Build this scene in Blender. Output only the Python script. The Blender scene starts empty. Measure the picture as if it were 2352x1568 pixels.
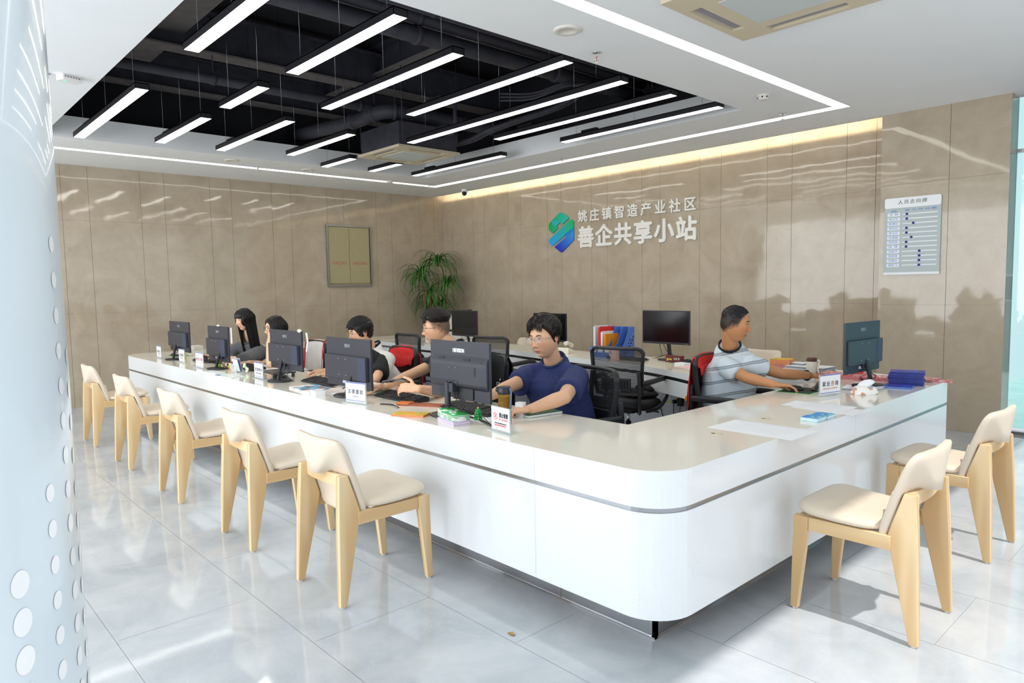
import bpy, bmesh, math, random
import numpy as np
from mathutils import Vector, Matrix, Euler
random.seed(7)
SC = bpy.context.scene
COL = SC.collection
R = math.radians
# ------------------------------------------------------------------ camera
F_PX, YAW, PITCH, ROLL = 1593.65, 0.827385, -0.079032, -0.017780
CAM = np.array([10.44477, -7.91638, 1.47274])
_cy, _sy, _cp, _sp, _cr, _sr = (math.cos(YAW), math.sin(YAW), math.cos(PITCH), math.sin(PITCH), math.cos(ROLL), math.sin(ROLL))
FW = np.array([-_sy*_cp, _cy*_cp, _sp]); _r = np.array([_cy, _sy, 0.0]); _u = np.cross(_r, FW)
RT = _cr*_r + _sr*_u; UP = -_sr*_r + _cr*_u
cd = bpy.data.cameras.new('camera'); cam = bpy.data.objects.new('camera', cd); COL.objects.link(cam)
cd.sensor_width = 36.0; cd.lens = F_PX*36.0/2352.0; cd.clip_start = 0.05; cd.clip_end = 200
m = Matrix(((RT[0], UP[0], -FW[0], CAM[0]), (RT[1], UP[1], -FW[1], CAM[1]), (RT[2], UP[2], -FW[2], CAM[2]), (0, 0, 0, 1)))
cam.matrix_world = m
SC.camera = cam
def at(u, v, x=None, y=None, z=None):
    """world point seen at photo pixel (u,v) on the plane x=, y= or z="""
    r = FW + RT*(u-1176)/F_PX - UP*(v-784)/F_PX
    if x is not None: t = (x-CAM[0])/r[0]
    elif y is not None: t = (y-CAM[1])/r[1]
    else: t = (z-CAM[2])/r[2]
    return Vector(CAM + r*t)
# ------------------------------------------------------------------ world, sun, view
SC.view_settings.view_transform = 'Standard'; SC.view_settings.look = 'None'
SC.view_settings.gamma = 1.0; SC.view_settings.use_curve_mapping = False
SC.view_settings.exposure = 0.50
try:
    SC.cycles.use_denoising = True; SC.cycles.denoiser = 'OPENIMAGEDENOISE'
    SC.cycles.max_bounces = 8; SC.cycles.diffuse_bounces = 4; SC.cycles.glossy_bounces = 4
    SC.cycles.transmission_bounces = 6; SC.cycles.transparent_max_bounces = 10
    SC.cycles.sample_clamp_indirect = 6.0; SC.cycles.caustics_reflective = False; SC.cycles.caustics_refractive = False
except Exception: pass
W = bpy.data.worlds.new('daylight_sky'); SC.world = W; W.use_nodes = True
_bg = W.node_tree.nodes['Background']; _bg.inputs[0].default_value = (0.87, 0.935, 1.0, 1); _bg.inputs[1].default_value = .78
def lamp(name, kind, loc, rot, energy, color, **kw):
    l = bpy.data.lights.new(name, kind); l.energy = energy; l.color = color
    for k, v in kw.items(): setattr(l, k, v)
    o = bpy.data.objects.new(name, l); COL.objects.link(o); o.location = loc; o.rotation_euler = rot
    return o
# sun through the glass front to the right of the counter
_sd = Vector((-0.42, 0.05, -1.0)).normalized()
sun = lamp('sun', 'SUN', (14, -4, 8), (0, 0, 0), 2.2, (1.0, 0.95, 0.90), angle=R(1.2))
sun.rotation_euler = _sd.to_track_quat('-Z', 'Y').to_euler()
# daylight entering by the open glass fronts (behind the camera and on the right)
lamp('daylight_front', 'AREA', (5.5, -11.6, 1.9), (R(90), 0, 0), 340, (0.92, 0.96, 1.0), shape='RECTANGLE', size=10.5, size_y=3.2)
lamp('daylight_right', 'AREA', (13.3, -5.5, 1.7), (R(90), 0, R(90)), 25, (0.92, 0.96, 1.0), shape='RECTANGLE', size=10.0, size_y=3.0)
for _n in ('daylight_front', 'daylight_right'):
    bpy.data.objects[_n].visible_glossy = True
# ------------------------------------------------------------------ materials
def lin(c):
    if isinstance(c, str):
        c = [int(c[i:i+2], 16)/255 for i in (0, 2, 4)]
    return tuple(x/12.92 if x <= .04045 else ((x+.055)/1.055)**2.4 for x in c)
MATS = {}
def mat(name, col='808080', rough=.5, metal=0., spec=.5, emit=None, es=0., alpha=1., trans=0., ior=1.45, noise=None, bump=None, coat=0., sss=0., aniso=None):
    """procedural principled material; noise=(scale, amount[, detail, (sx,sy,sz)]); bump=(scale, strength, dist[, (sx,sy,sz)])"""
    if name in MATS: return MATS[name]
    m = bpy.data.materials.new(name); m.use_nodes = True; nt = m.node_tree; b = nt.nodes['Principled BSDF']
    c = lin(col)+(1,)
    b.inputs['Base Color'].default_value = c; b.inputs['Roughness'].default_value = rough; b.inputs['Metallic'].default_value = metal
    b.inputs['Specular IOR Level'].default_value = spec; b.inputs['IOR'].default_value = ior
    b.inputs['Alpha'].default_value = alpha; b.inputs['Transmission Weight'].default_value = trans; b.inputs['Coat Weight'].default_value = coat
    if sss: b.inputs['Subsurface Weight'].default_value = sss; b.inputs['Subsurface Scale'].default_value = .01
    if emit: b.inputs['Emission Color'].default_value = lin(emit)+(1,); b.inputs['Emission Strength'].default_value = es
    def nz(scale, det, sc3):
        tc = nt.nodes.new('ShaderNodeTexCoord'); mp = nt.nodes.new('ShaderNodeMapping'); mp.inputs['Scale'].default_value = sc3
        n = nt.nodes.new('ShaderNodeTexNoise'); n.inputs['Scale'].default_value = scale; n.inputs['Detail'].default_value = det
        nt.links.new(tc.outputs['Object'], mp.inputs[0]); nt.links.new(mp.outputs[0], n.inputs['Vector']); return n
    if noise:
        n = nz(noise[0], noise[2] if len(noise) > 2 else 4, noise[3] if len(noise) > 3 else (1, 1, 1))
        r = nt.nodes.new('ShaderNodeValToRGB'); a = noise[1]
        r.color_ramp.elements[0].position = .3; r.color_ramp.elements[1].position = .7
        r.color_ramp.elements[0].color = tuple(max(0, x*(1-a)) for x in c[:3])+(1,); r.color_ramp.elements[1].color = tuple(min(1, x*(1+a)) for x in c[:3])+(1,)
        nt.links.new(n.outputs['Fac'], r.inputs[0]); nt.links.new(r.outputs[0], b.inputs['Base Color'])
    if bump:
        n = nz(bump[0], 3, bump[3] if len(bump) > 3 else (1, 1, 1)); bp = nt.nodes.new('ShaderNodeBump')
        bp.inputs['Strength'].default_value = bump[1]; bp.inputs['Distance'].default_value = bump[2]
        nt.links.new(n.outputs['Fac'], bp.inputs['Height']); nt.links.new(bp.outputs[0], b.inputs['Normal'])
    MATS[name] = m; return m
def tile_mat(name, base, dark, light, rough, scale, wave, tint=.5):
    m = bpy.data.materials.new(name); m.use_nodes = True; nt = m.node_tree; b = nt.nodes['Principled BSDF']; N = nt.nodes.new; L = nt.links.new
    tc = N('ShaderNodeTexCoord')
    n1 = N('ShaderNodeTexNoise'); n1.inputs['Scale'].default_value = scale; n1.inputs['Detail'].default_value = 8; n1.inputs['Roughness'].default_value = .62
    n1.inputs['Distortion'].default_value = .6
    L(tc.outputs['Object'], n1.inputs['Vector'])
    r = N('ShaderNodeValToRGB'); e = r.color_ramp.elements
    e[0].position = .32; e[0].color = lin(dark)+(1,); e[1].position = .72; e[1].color = lin(light)+(1,)
    k = e.new(.5); k.color = lin(base)+(1,)
    L(n1.outputs['Fac'], r.inputs[0])
    # thin pale veins
    n2 = N('ShaderNodeTexNoise'); n2.inputs['Scale'].default_value = scale*1.4; n2.inputs['Detail'].default_value = 5; n2.inputs['Distortion'].default_value = 1.6
    mp = N('ShaderNodeMapping'); mp.inputs['Scale'].default_value = (1.0, 1.6, .7); mp.inputs['Rotation'].default_value = (.4, .5, .6)
    L(tc.outputs['Object'], mp.inputs[0]); L(mp.outputs[0], n2.inputs['Vector'])
    sb = N('ShaderNodeMath'); sb.operation = 'SUBTRACT'; sb.inputs[1].default_value = .5; L(n2.outputs['Fac'], sb.inputs[0])
    ab = N('ShaderNodeMath'); ab.operation = 'ABSOLUTE'; L(sb.outputs[0], ab.inputs[0])
    mr = N('ShaderNodeMapRange'); mr.inputs['From Min'].default_value = 0; mr.inputs['From Max'].default_value = .012; mr.inputs['To Min'].default_value = tint; mr.inputs['To Max'].default_value = 0
    L(ab.outputs[0], mr.inputs['Value'])
    mx = N('ShaderNodeMixRGB'); mx.inputs[2].default_value = lin(light)+(1,); L(mr.outputs[0], mx.inputs[0]); L(r.outputs[0], mx.inputs[1])
    L(mx.outputs[0], b.inputs['Base Color'])
    b.inputs['Roughness'].default_value = rough; b.inputs['Specular IOR Level'].default_value = .5
    n3 = N('ShaderNodeTexNoise'); n3.inputs['Scale'].default_value = wave[0]; n3.inputs['Detail'].default_value = 1.5; L(tc.outputs['Object'], n3.inputs['Vector'])
    bp = N('ShaderNodeBump'); bp.inputs['Strength'].default_value = 1.0; bp.inputs['Distance'].default_value = wave[1]; L(n3.outputs['Fac'], bp.inputs['Height'])
    L(bp.outputs[0], b.inputs['Normal'])
    MATS[name] = m; return m
# ------------------------------------------------------------------ mesh builder
def V(*a): return Vector(a)
class MB:
    def __init__(s): s.v = []; s.f = []; s.m = []; s.mats = []; s.sm = []
    def mi(s, m):
        if m not in s.mats: s.mats.append(m)
        return s.mats.index(m)
    def add(s, vs, fs, m, smooth=False):
        o = len(s.v); s.v += [tuple(x) for x in vs]; k = s.mi(m)
        for f in fs: s.f.append(tuple(i+o for i in f)); s.m.append(k); s.sm.append(smooth)
        return s
    def box(s, c, d, m, M=None, taper=None):
        """centre c, full size d; taper=(tx,ty) scales the top face"""
        hx, hy, hz = d[0]/2, d[1]/2, d[2]/2; tx, ty = taper or (1, 1)
        vs = [Vector((c[0]+sx*hx*(tx if sz > 0 else 1), c[1]+sy*hy*(ty if sz > 0 else 1), c[2]+sz*hz)) for sz in (-1, 1) for sy in (-1, 1) for sx in (-1, 1)]
        if M is not None: vs = [M @ v for v in vs]
        return s.add(vs, [(0, 2, 3, 1), (4, 5, 7, 6), (0, 1, 5, 4), (2, 6, 7, 3), (0, 4, 6, 2), (1, 3, 7, 5)], m)
    def bx(s, x0, x1, y0, y1, z0, z1, m, M=None): return s.box(((x0+x1)/2, (y0+y1)/2, (z0+z1)/2), (x1-x0, y1-y0, z1-z0), m, M)
    def rbox(s, c, d, m, r=.01, M=None, seg=3, axis=2, er=0.):
        """box with its four edges along axis rounded, and optionally end edges eased by er"""
        ax = [(1, 2, 0), (2, 0, 1), (0, 1, 2)][axis]; hx, hy, hz = d[ax[0]]/2, d[ax[1]]/2, d[ax[2]]/2; r = min(r, hx*.999, hy*.999)
        def ring(k):
            out = []
            for qx, qy, a0 in ((1, 1, 0), (-1, 1, 90), (-1, -1, 180), (1, -1, 270)):
                for i in range(seg+1):
                    a = R(a0+90*i/seg); out.append((qx*(hx-r)+(r-k)*math.cos(a), qy*(hy-r)+(r-k)*math.sin(a)))
            return out
        lv = [(-hz, er)] + ([(-hz+er, 0), (hz-er, 0)] if er else [(hz, er)]) + ([(hz, er)] if er else [])
        vs = []; n = 4*(seg+1)
        for z, k in lv:
            for a, b in ring(k):
                p = [0, 0, 0]; p[ax[0]] = c[ax[0]]+a; p[ax[1]] = c[ax[1]]+b; p[ax[2]] = c[ax[2]]+z; vs.append(Vector(p))
        if M is not None: vs = [M @ v for v in vs]
        fs = [tuple(reversed(range(n))), tuple(range((len(lv)-1)*n, len(lv)*n))]
        for l in range(len(lv)-1):
            for i in range(n): fs.append((l*n+i, l*n+(i+1) % n, (l+1)*n+(i+1) % n, (l+1)*n+i))
        return s.add(vs, fs, m)
    def prism(s, pts, z0, z1, m, M=None, smooth=False):
        """polygon pts (x,y) extruded z0..z1"""
        n = len(pts); vs = [Vector((x, y, z)) for z in (z0, z1) for x, y in pts]
        if M is not None: vs = [M @ v for v in vs]
        fs = [tuple(reversed(range(n))), tuple(range(n, 2*n))]+[(i, (i+1) % n, n+(i+1) % n, n+i) for i in range(n)]
        return s.add(vs, fs, m, smooth)
    def loft(s, rings, m, caps=True, smooth=True, closed=True):
        n = len(rings[0]); vs = [p for r in rings for p in r]; fs = []
        for l in range(len(rings)-1):
            for i in range(n if closed else n-1): fs.append((l*n+i, l*n+(i+1) % n, (l+1)*n+(i+1) % n, (l+1)*n+i))
        if caps: fs += [tuple(reversed(range(n))), tuple(range((len(rings)-1)*n, len(rings)*n))]
        return s.add(vs, fs, m, smooth)
    def tube(s, path, rad, m, n=8, caps=True, sq=None):
        """tube along path; rad number or list; sq=(a,b) gives a flat section"""
        P = [Vector(p) for p in path]; k = len(P); rad = rad if isinstance(rad, (list, tuple)) else [rad]*k; rings = []; ref = None
        for i in range(k):
            t = (P[min(i+1, k-1)]-P[max(i-1, 0)]).normalized()
            if ref is None: ref = Vector((0, 0, 1)) if abs(t.z) < .9 else Vector((0, 1, 0))
            a = (ref-t*ref.dot(t)); a = a.normalized() if a.length > 1e-6 else t.orthogonal().normalized(); b = t.cross(a); ref = a
            sa, sb = (sq or (1, 1))
            rings.append([P[i]+(a*math.cos(2*math.pi*j/n)*sa+b*math.sin(2*math.pi*j/n)*sb)*rad[i] for j in range(n)])
        return s.loft(rings, m, caps)
    def lathe(s, prof, c, m, n=24, M=None, smooth=True, caps=True):
        rings = [[Vector((c[0]+r*math.cos(2*math.pi*j/n), c[1]+r*math.sin(2*math.pi*j/n), c[2]+z)) for j in range(n)] for r, z in prof]
        if M is not None: rings = [[M @ p for p in r] for r in rings]
        return s.loft(rings, m, caps, smooth)
    def ell(s, c, d, m, n=16, k=10, M=None):
        rings = []
        for i in range(1, k):
            a = math.pi*i/k
            rings.append([Vector((c[0]+d[0]*math.sin(a)*math.cos(2*math.pi*j/n), c[1]+d[1]*math.sin(a)*math.sin(2*math.pi*j/n), c[2]-d[2]*math.cos(a))) for j in range(n)])
        if M is not None: rings = [[M @ p for p in r] for r in rings]
        return s.loft(rings, m, True)
    def grid(s, rows, m, smooth=True):
        n = len(rows[0]); vs = [p for r in rows for p in r]
        return s.add(vs, [(l*n+i, l*n+i+1, (l+1)*n+i+1, (l+1)*n+i) for l in range(len(rows)-1) for i in range(n-1)], m, smooth)
    def build(s, name, parent=None, M=None, bevel=0, seg=2, smooth_all=False, solid=0, sub=0):
        me = bpy.data.meshes.new(name); me.from_pydata(s.v, [], s.f)
        for m in s.mats: me.materials.append(m)
        me.polygons.foreach_set('material_index', s.m); me.polygons.foreach_set('use_smooth', [bool(x) or smooth_all for x in s.sm])
        me.update(); o = bpy.data.objects.new(name, me); COL.objects.link(o)
        if parent is not None: o.parent = parent
        if M is not None: o.matrix_local = M
        if solid: md = o.modifiers.new('thickness', 'SOLIDIFY'); md.thickness = solid; md.offset = 0
        if sub: md = o.modifiers.new('smooth', 'SUBSURF'); md.levels = sub; md.render_levels = sub
        if bevel:
            md = o.modifiers.new('eased_edges', 'BEVEL'); md.width = bevel; md.segments = seg; md.limit_method = 'ANGLE'; md.angle_limit = R(35); md.harden_normals = True
        return o
def tag(o, label, cat, group=None):
    o['label'] = label; o['category'] = cat
    if group: o['group'] = group
    return o
def struct(o): o['kind'] = 'structure'; return o
def thing(name, label, cat, loc=(0, 0, 0), rz=0., group=None, scale=None):
    o = bpy.data.objects.new(name, None); COL.objects.link(o); o.location = loc; o.rotation_euler = (0, 0, rz); o.empty_display_size = .05
    if scale: o.scale = scale
    return tag(o, label, cat, group)
def dup(root, loc, rz, label, group=None):
    r = root.copy(); COL.objects.link(r); r.location = loc; r.rotation_euler = (0, 0, rz); r['label'] = label
    if group: r['group'] = group
    for ch in list(root.children):
        c = ch.copy(); COL.objects.link(c); c.parent = r
        for g in ch.children: d = g.copy(); COL.objects.link(d); d.parent = c
    return r
def text_mesh(name, body, size, m, parent, M, depth=.0006, fat=0., align='CENTER', space=1., width=None):
    """solid lettering; M places the text plane (x right, y up) in parent space; width= fits the line to that width"""
    cu = bpy.data.curves.new(name+'_text', 'FONT'); cu.body = body; cu.size = size; cu.extrude = depth/2; cu.offset = 0
    cu.align_x = align; cu.align_y = 'CENTER'; cu.space_character = space; cu.resolution_u = 2
    t = bpy.data.objects.new(name+'_text', cu); COL.objects.link(t)
    bpy.context.view_layer.update(); dg = bpy.context.evaluated_depsgraph_get()
    me = bpy.data.meshes.new_from_object(t.evaluated_get(dg)); bpy.data.objects.remove(t)
    xs = [v.co.x for v in me.vertices]
    if width and xs:
        k = width/max(1e-6, max(xs)-min(xs)); c = (max(xs)+min(xs))/2
        for v in me.vertices: v.co.x = (v.co.x-c)*k
    if fat:      # bolder strokes: the same glyph laid over itself a hair to each side
        bm = bmesh.new()
        for i in range(8):
            k = len(bm.verts); bm.from_mesh(me); bm.verts.ensure_lookup_table()
            for v in bm.verts[k:]: v.co.x += fat*math.cos(i*math.pi/4); v.co.y += fat*math.sin(i*math.pi/4); v.co.z += depth*.01*i
        bm.to_mesh(me); bm.free()
    me.materials.clear(); me.materials.append(m); me.name = name
    o = bpy.data.objects.new(name, me); COL.objects.link(o)
    if parent is not None: o.parent = parent
    o.matrix_local = M
    return o
def T(x=0, y=0, z=0): return Matrix.Translation((x, y, z))
def RX(a): return Matrix.Rotation(R(a), 4, 'X')
def RY(a): return Matrix.Rotation(R(a), 4, 'Y')
def RZ(a): return Matrix.Rotation(R(a), 4, 'Z')
# ================================================================== room shell
CEIL = 3.1246
m_floor = tile_mat('polished_floor_tile', 'b9bec2', 'abb1b6', 'c8cbcd', .06, 2.3, (1.1, .003), .30)
m_wall = tile_mat('greige_wall_tile', 'aea08c', 'a59783', 'b6a996', .05, 2.6, (3.2, .0022), .35)
m_gap = mat('tile_joint_metal', '77726a', .3, .6)
m_ceil = mat('white_ceiling_paint', 'eff1f2', .75, noise=(3, .01))
m_dark = mat('black_plenum_paint', '1b1b21', .75, noise=(6, .25))
m_dark2 = mat('charcoal_painted_steel', '3b3b44', .6, noise=(9, .2))
m_dark3 = mat('grey_painted_beam_flange', '6a6667', .6, noise=(7, .15))
m_steel = mat('brushed_steel', 'a6a8ac', .26, 1., bump=(60, .15, .002, (.02, 1, 1)))
m_chrome = mat('chrome', 'd8d8da', .08, 1.)
m_white = mat('white_plastic', 'e9e9e6', .35)
m_black = mat('black_plastic', '17171a', .38)
# floor: large tiles with fine joints
fb = MB(); fx = [-.5+.9*i for i in range(18)]; fy = [-13.2+.45*i for i in range(31)]
g = .0007
for i in range(len(fx)-1):
    off = 0
    for j in range(len(fy)-1):
        pass
rows = [-13.25+.6*j for j in range(24)]
for j in range(len(rows)-1):
    x = -1.2+(.3 if j % 2 else 0)*2
    while x < 15:
        x1 = x+1.2
        a, b = max(x, -.3), min(x1, 15); c, d = rows[j], min(rows[j+1], .3)
        if b > a and d > c: fb.add([(a+g, c+g, 0), (b-g, c+g, 0), (b-g, d-g, 0), (a+g, d-g, 0)], [(0, 1, 2, 3)], m_floor)
        x = x1
fb.bx(-.3, 15, -13.3, .3, -.12, -.002, mat('floor_joint', 'a4a9ac', .4))
struct(fb.build('floor'))
# ---- walls of large tiles: narrow and wide panels alternate
def panel_wall(name, edges, zrows, place, back):
    b = MB(); h = .0016; rnd = random.Random(3)
    for i in range(len(edges)-1):
        for j in range(len(zrows)-1):
            a, c, z0, z1 = edges[i]+h, edges[i+1]-h, zrows[j]+h*.5, zrows[j+1]-h*.5
            if c <= a: continue
            # each panel sits a hair out of true, and is very slightly bowed
            ta, tz, n = rnd.uniform(-.0012, .0012), rnd.uniform(-.0009, .0009), 6
            bow = rnd.uniform(-.0012, .0012)
            rowsv = []
            for k in range(n+1):
                row = []
                for l in range(n+1):
                    s, t = l/n, k/n
                    dd = .012+ta*(s-.5)+tz*(t-.5)+bow*math.sin(math.pi*s)*.5
                    row.append(place(a+(c-a)*s, z0+(z1-z0)*t, dd))
                rowsv.append(row)
            b.grid(rowsv, m_wall, True)
            for (s0, t0), (s1, t1) in (((a, z0), (a, z1)), ((c, z1), (c, z0)), ((a, z1), (c, z1)), ((c, z0), (a, z0))):
                b.add([place(s0, t0, .012), place(s1, t1, .012), place(s1, t1, 0), place(s0, t0, 0)], [(0, 1, 2, 3)], m_wall)
    back(b)
    return struct(b.build(name))
ex = [0]+sorted([.283+.9127*k for k in range(9)]+[.893+.9127*k for k in range(8)])+[8.0]
ex = [e for e in ex if e < 7.95]+[7.95]
zr = [0, 1.221, 2.421, 3.42]
panel_wall('wall_back', ex, zr, lambda s, z, d: Vector((s, -d, z)), lambda b: b.bx(-.25, 8.76, 0, .2, 0, 3.6, m_gap))
ey = sorted([-5.755+.9225*k for k in range(7)]+[-6.06+.9225*k for k in range(7)]+[-6.06-.9225*k for k in range(1, 6)]+[-5.755-.9225*k for k in range(1, 6)]+[-.012])
panel_wall('wall_left', ey, zr, lambda s, z, d: Vector((d, s, z)), lambda b: b.bx(-.2, 0, -13.2, 0, 0, 3.6, m_gap))
# tiled pier that stands proud of the back wall
pb = MB(); hh = .0016
for a, c in ((7.729, 8.34), (8.34, 8.82)):
    for z0, z1 in ((0, 1.221), (1.221, 2.421), (2.421, 3.20)):
        pb.bx(a+(hh if a > 7.8 else 0), c-hh*(c < 8.8), -.275, -.26, z0+.001, z1-.001, m_wall)
pb.bx(7.729, 7.741, -.262, -.01, 0, 3.2, m_wall); pb.bx(8.808, 8.82, -.262, -.01, 0, 3.2, m_wall)
pb.bx(7.741, 8.808, -.262, -.008, 0, 3.2, m_gap)
struct(pb.build('wall_pier'))
# ---- ceiling with well, light slots and cove
xs = [0, 1.0515, 1.165, 1.787, 6.951, 7.5605, 7.671, 10.35]; ys = [-12.2, -7.25, -7.135, -6.5, -1.649, -1.055, -.9355, -.223]
cb = MB()
for i in range(7):
    for j in range(7):
        well = (i == 3 and j == 3)
        ring = (i in (1, 5) and 1 <= j <= 5) or (j in (1, 5) and 1 <= i <= 5)
        z1 = 3.2 if not ring else None
        if well: continue
        if ring: cb.bx(xs[i], xs[i+1], ys[j], ys[j+1], 3.165, 3.2, m_ceil); continue
        cb.bx(xs[i], xs[i+1], ys[j], ys[j+1], CEIL, 3.2, m_ceil)
# the strip above the pier and the upper cove slab along the back wall
cb.bx(7.729, 8.808, -.223, -.012, 3.2, 3.25, m_ceil); cb.bx(8.82, 10.35, -.223, 0, CEIL, 3.2, m_ceil)
cb.bx(0, 7.729, -.45, -.0, 3.38, 3.42, m_ceil)
# white upstand round the well
t = .05
for a in ((1.787-t, 1.787, -6.5-t, -1.649+t), (6.951, 6.951+t, -6.5-t, -1.649+t), (1.787, 6.951, -6.5-t, -6.5), (1.787, 6.951, -1.649, -1.649+t)):
    cb.bx(a[0], a[1], a[2], a[3], 3.2, 3.352, m_ceil)
ceiling = struct(cb.build('ceiling'))
db = MB(); X0, X1, Y0, Y1, Z1 = 1.25, 7.5, -7.05, -1.1, 4.35
db.bx(X0, X1, Y0, Y1, Z1, Z1+.1, m_dark)
for a in ((X0-.1, X0, Y0, Y1), (X1, X1+.1, Y0, Y1), (X0, X1, Y0-.1, Y0), (X0, X1, Y1, Y1+.1)): db.bx(*a, 3.2, Z1, m_dark)
for a in ((X0, 1.737, Y0, Y1), (7.001, X1, Y0, Y1), (1.737, 7.001, Y0, -6.55), (1.737, 7.001, -1.599, Y1)): db.bx(*a, 3.21, 3.35, m_dark)
struct(db.build('ceiling_plenum'))
# steel beams above the well
def ibeam(nm, p0, p1, w, h, m1=m_dark2, m2=m_dark3):
    b = MB(); p0, p1 = Vector(p0), Vector(p1); d = (p1-p0); L = d.length; M = T(*p0) @ Matrix.Rotation(math.atan2(d.y, d.x), 4, 'Z')
    b.bx(0, L, -w/2, w/2, 0, .018, m2, M); b.bx(0, L, -w/2, w/2, h-.018, h, m1, M); b.bx(0, L, -.008, .008, .018, h-.018, m1, M)
    return struct(b.build(nm))
ibeam('trim_1', (3.05, -7.05, 3.86), (3.05, -1.1, 3.86), .22, .40)
ibeam('trim_2', (1.75, -7.05, 3.80), (1.75, -1.1, 3.80), .20, .40)
ibeam('trim_3', (1.25, -5.6, 4.02), (7.5, -5.6, 4.02), .26, .33)
ibeam('trim_4', (1.25, -3.2, 4.02), (7.5, -3.2, 4.02), .26, .33)
ibeam('trim_5', (5.0, -7.05, 3.95), (5.0, -1.1, 3.95), .22, .38)
# baseboard-free: the glass front right of the pier
m_glass = mat('clear_glass', 'cfeeea', .02, 0, .5, trans=1., ior=1.45)
m_green = mat('green_glass_edge', '9fd4d2', .08, 0, .6, trans=.55)
wb = MB(); wb.bx(8.77, 13.9, -.045, -.033, .05, 3.12, m_glass); w1 = struct(wb.build('window_1'))
fb2 = MB()
for x in (8.985, 9.9, 10.9, 11.9, 12.9): fb2.bx(x, x+.035, -.09, .02, 0, CEIL, m_steel)
fb2.bx(8.82, 13.9, -.09, .01, 0, .03, m_steel); fb2.bx(8.82, 13.9, -.07, 0, 2.62, 2.65, m_steel)
f = fb2.build('window_frame', w1)
hb = MB()
for z in (1.42, 1.55): hb.ell((8.97, -.07, z), (.012, .012, .02), m_chrome)
hb.build('glass_fitting', w1)
# floor paving and pale street seen through the glass
ob = MB(); ob.bx(8.0, 15, .3, 9, -.14, -.02, mat('pale_paving', 'b9cfd0', .6, noise=(3, .1))); struct(ob.build('ground_outside'))
o2 = MB(); o2.bx(8.6, 16, 5.2, 5.4, -.1, 1.1, mat('pale_outside_wall', 'a9cdd2', .6)); o2.bx(8.6, 16, 5.2, 5.4, 1.12, 1.5, mat('blue_outside_wall', '7fb4be', .5)); o2.bx(8.6, 16, 5.2, 5.4, 1.52, 4.2, mat('aqua_outside_wall', 'a4dadf', .5)); struct(o2.build('wall_outside'))
# ================================================================== lights of the room
m_led = mat('lit_diffuser', 'ffffff', .5, emit='fffdf4', es=7.5)
m_strip = mat('lit_strip', 'ffffff', .5, emit='fffcf2', es=3.6)
m_case = mat('black_lamp_housing', '15151a', .45)
sb_ = MB(); z0 = 3.128; z1 = 3.162; e = .001
sb_.bx(1.0515+e, 7.671-e, -1.055+e, -.9355-e, z0, z1, m_strip); sb_.bx(7.5605+e, 7.671-e, -7.135, -1.055, z0, z1, m_strip)
sb_.bx(1.0515+e, 1.165-e, -7.135, -1.055, z0, z1, m_strip); sb_.bx(1.0515+e, 7.671-e, -7.25+e, -7.135, z0, z1, m_strip)
tag(sb_.build('light_strip'), 'long glowing white light line running round the ceiling well in a rectangle', 'light')
cv = MB(); cv.bx(.12, 7.70, -.37, -.345, 3.288, 3.300, mat('warm_cove_led', 'ffffff', .5, emit='fff0d2', es=85.)); cv.bx(.1, 7.72, -.38, -.335, 3.300, 3.379, m_white)
tag(cv.build('cove_light'), 'hidden warm light strip washing the top of the tiled back wall', 'light')
LAMPS = [(-6.21, 1.96, 4.27, 'foremost hanging bar lamp, above the left end of the desk'), (-6.21, 5.425, 6.88, 'hanging bar lamp cut by the top edge of the photo'),
 (-5.49, 2.19, 3.62, 'short hanging bar lamp second from the left, in the second row'), (-5.49, 4.08, 4.92, 'shortest high hanging bar lamp between two rows of longer ones'), (-5.47, 5.385, 6.85, 'wide hanging bar lamp just right of the one cut by the top edge'),
 (-4.83, 2.15, 3.99, 'hanging bar lamp in the third row, left of the large ceiling pipe'), (-4.78, 4.60, 6.535, 'third long hanging bar lamp from the top, over the middle of the well'),
 (-4.08, 2.365, 3.84, 'hanging bar lamp just left of the black air conditioner body'), (-4.06, 4.88, 6.92, 'fourth long hanging bar lamp, its right end by the round ceiling speaker side'),
 (-3.37, 1.87, 2.63, 'small hanging bar lamp touching the left corner of the cassette unit'), (-3.34, 3.83, 6.865, 'longest hanging bar lamp with a bright joint near its middle'),
 (-2.69, 1.93, 2.645, 'small hanging bar lamp half under the cassette unit'), (-2.69, 4.565, 6.89, 'long hanging bar lamp second from the back edge of the well'),
 (-1.99, 1.96, 3.91, 'hanging bar lamp nearest the far left corner of the well'), (-1.99, 4.92, 6.93, 'hanging bar lamp closest to the right rear corner of the well')]
for n, (y, x0, x1, lb) in enumerate(LAMPS):
    t_ = thing('pendant_light', lb, 'light', ((x0+x1)/2, y, 3.10), group='black bar lamps hanging in the ceiling well'); h = (x1-x0)/2; w = .052
    b = MB(); b.bx(-h, h, -w, -w+.004, 0, .05, m_case); b.bx(-h, h, w-.004, w, 0, .05, m_case); b.bx(-h, -h+.004, -w, w, 0, .05, m_case); b.bx(h-.004, h, -w, w, 0, .05, m_case); b.bx(-h, h, -w, w, .043, .05, m_case)
    b.build('housing', t_)
    b = MB(); b.bx(-h+.004, h-.004, -w+.004, w-.004, .001, .038, m_led); b.build('diffuser', t_)
    for k, s in enumerate((-.8, 0, .8) if h > .6 else (-.75, .75)):
        b = MB(); b.tube([(s*h, 0, .05), (s*h, 0, 1.24)], .0012, m_steel, 5); b.build('suspension_wire', t_)
    if n % 2 == 0 or h > .9: b = MB(); b.rbox((-h*.6, 0, .065), (.22, .05, .03), m_case, .01); b.build('driver_box', t_)
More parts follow.
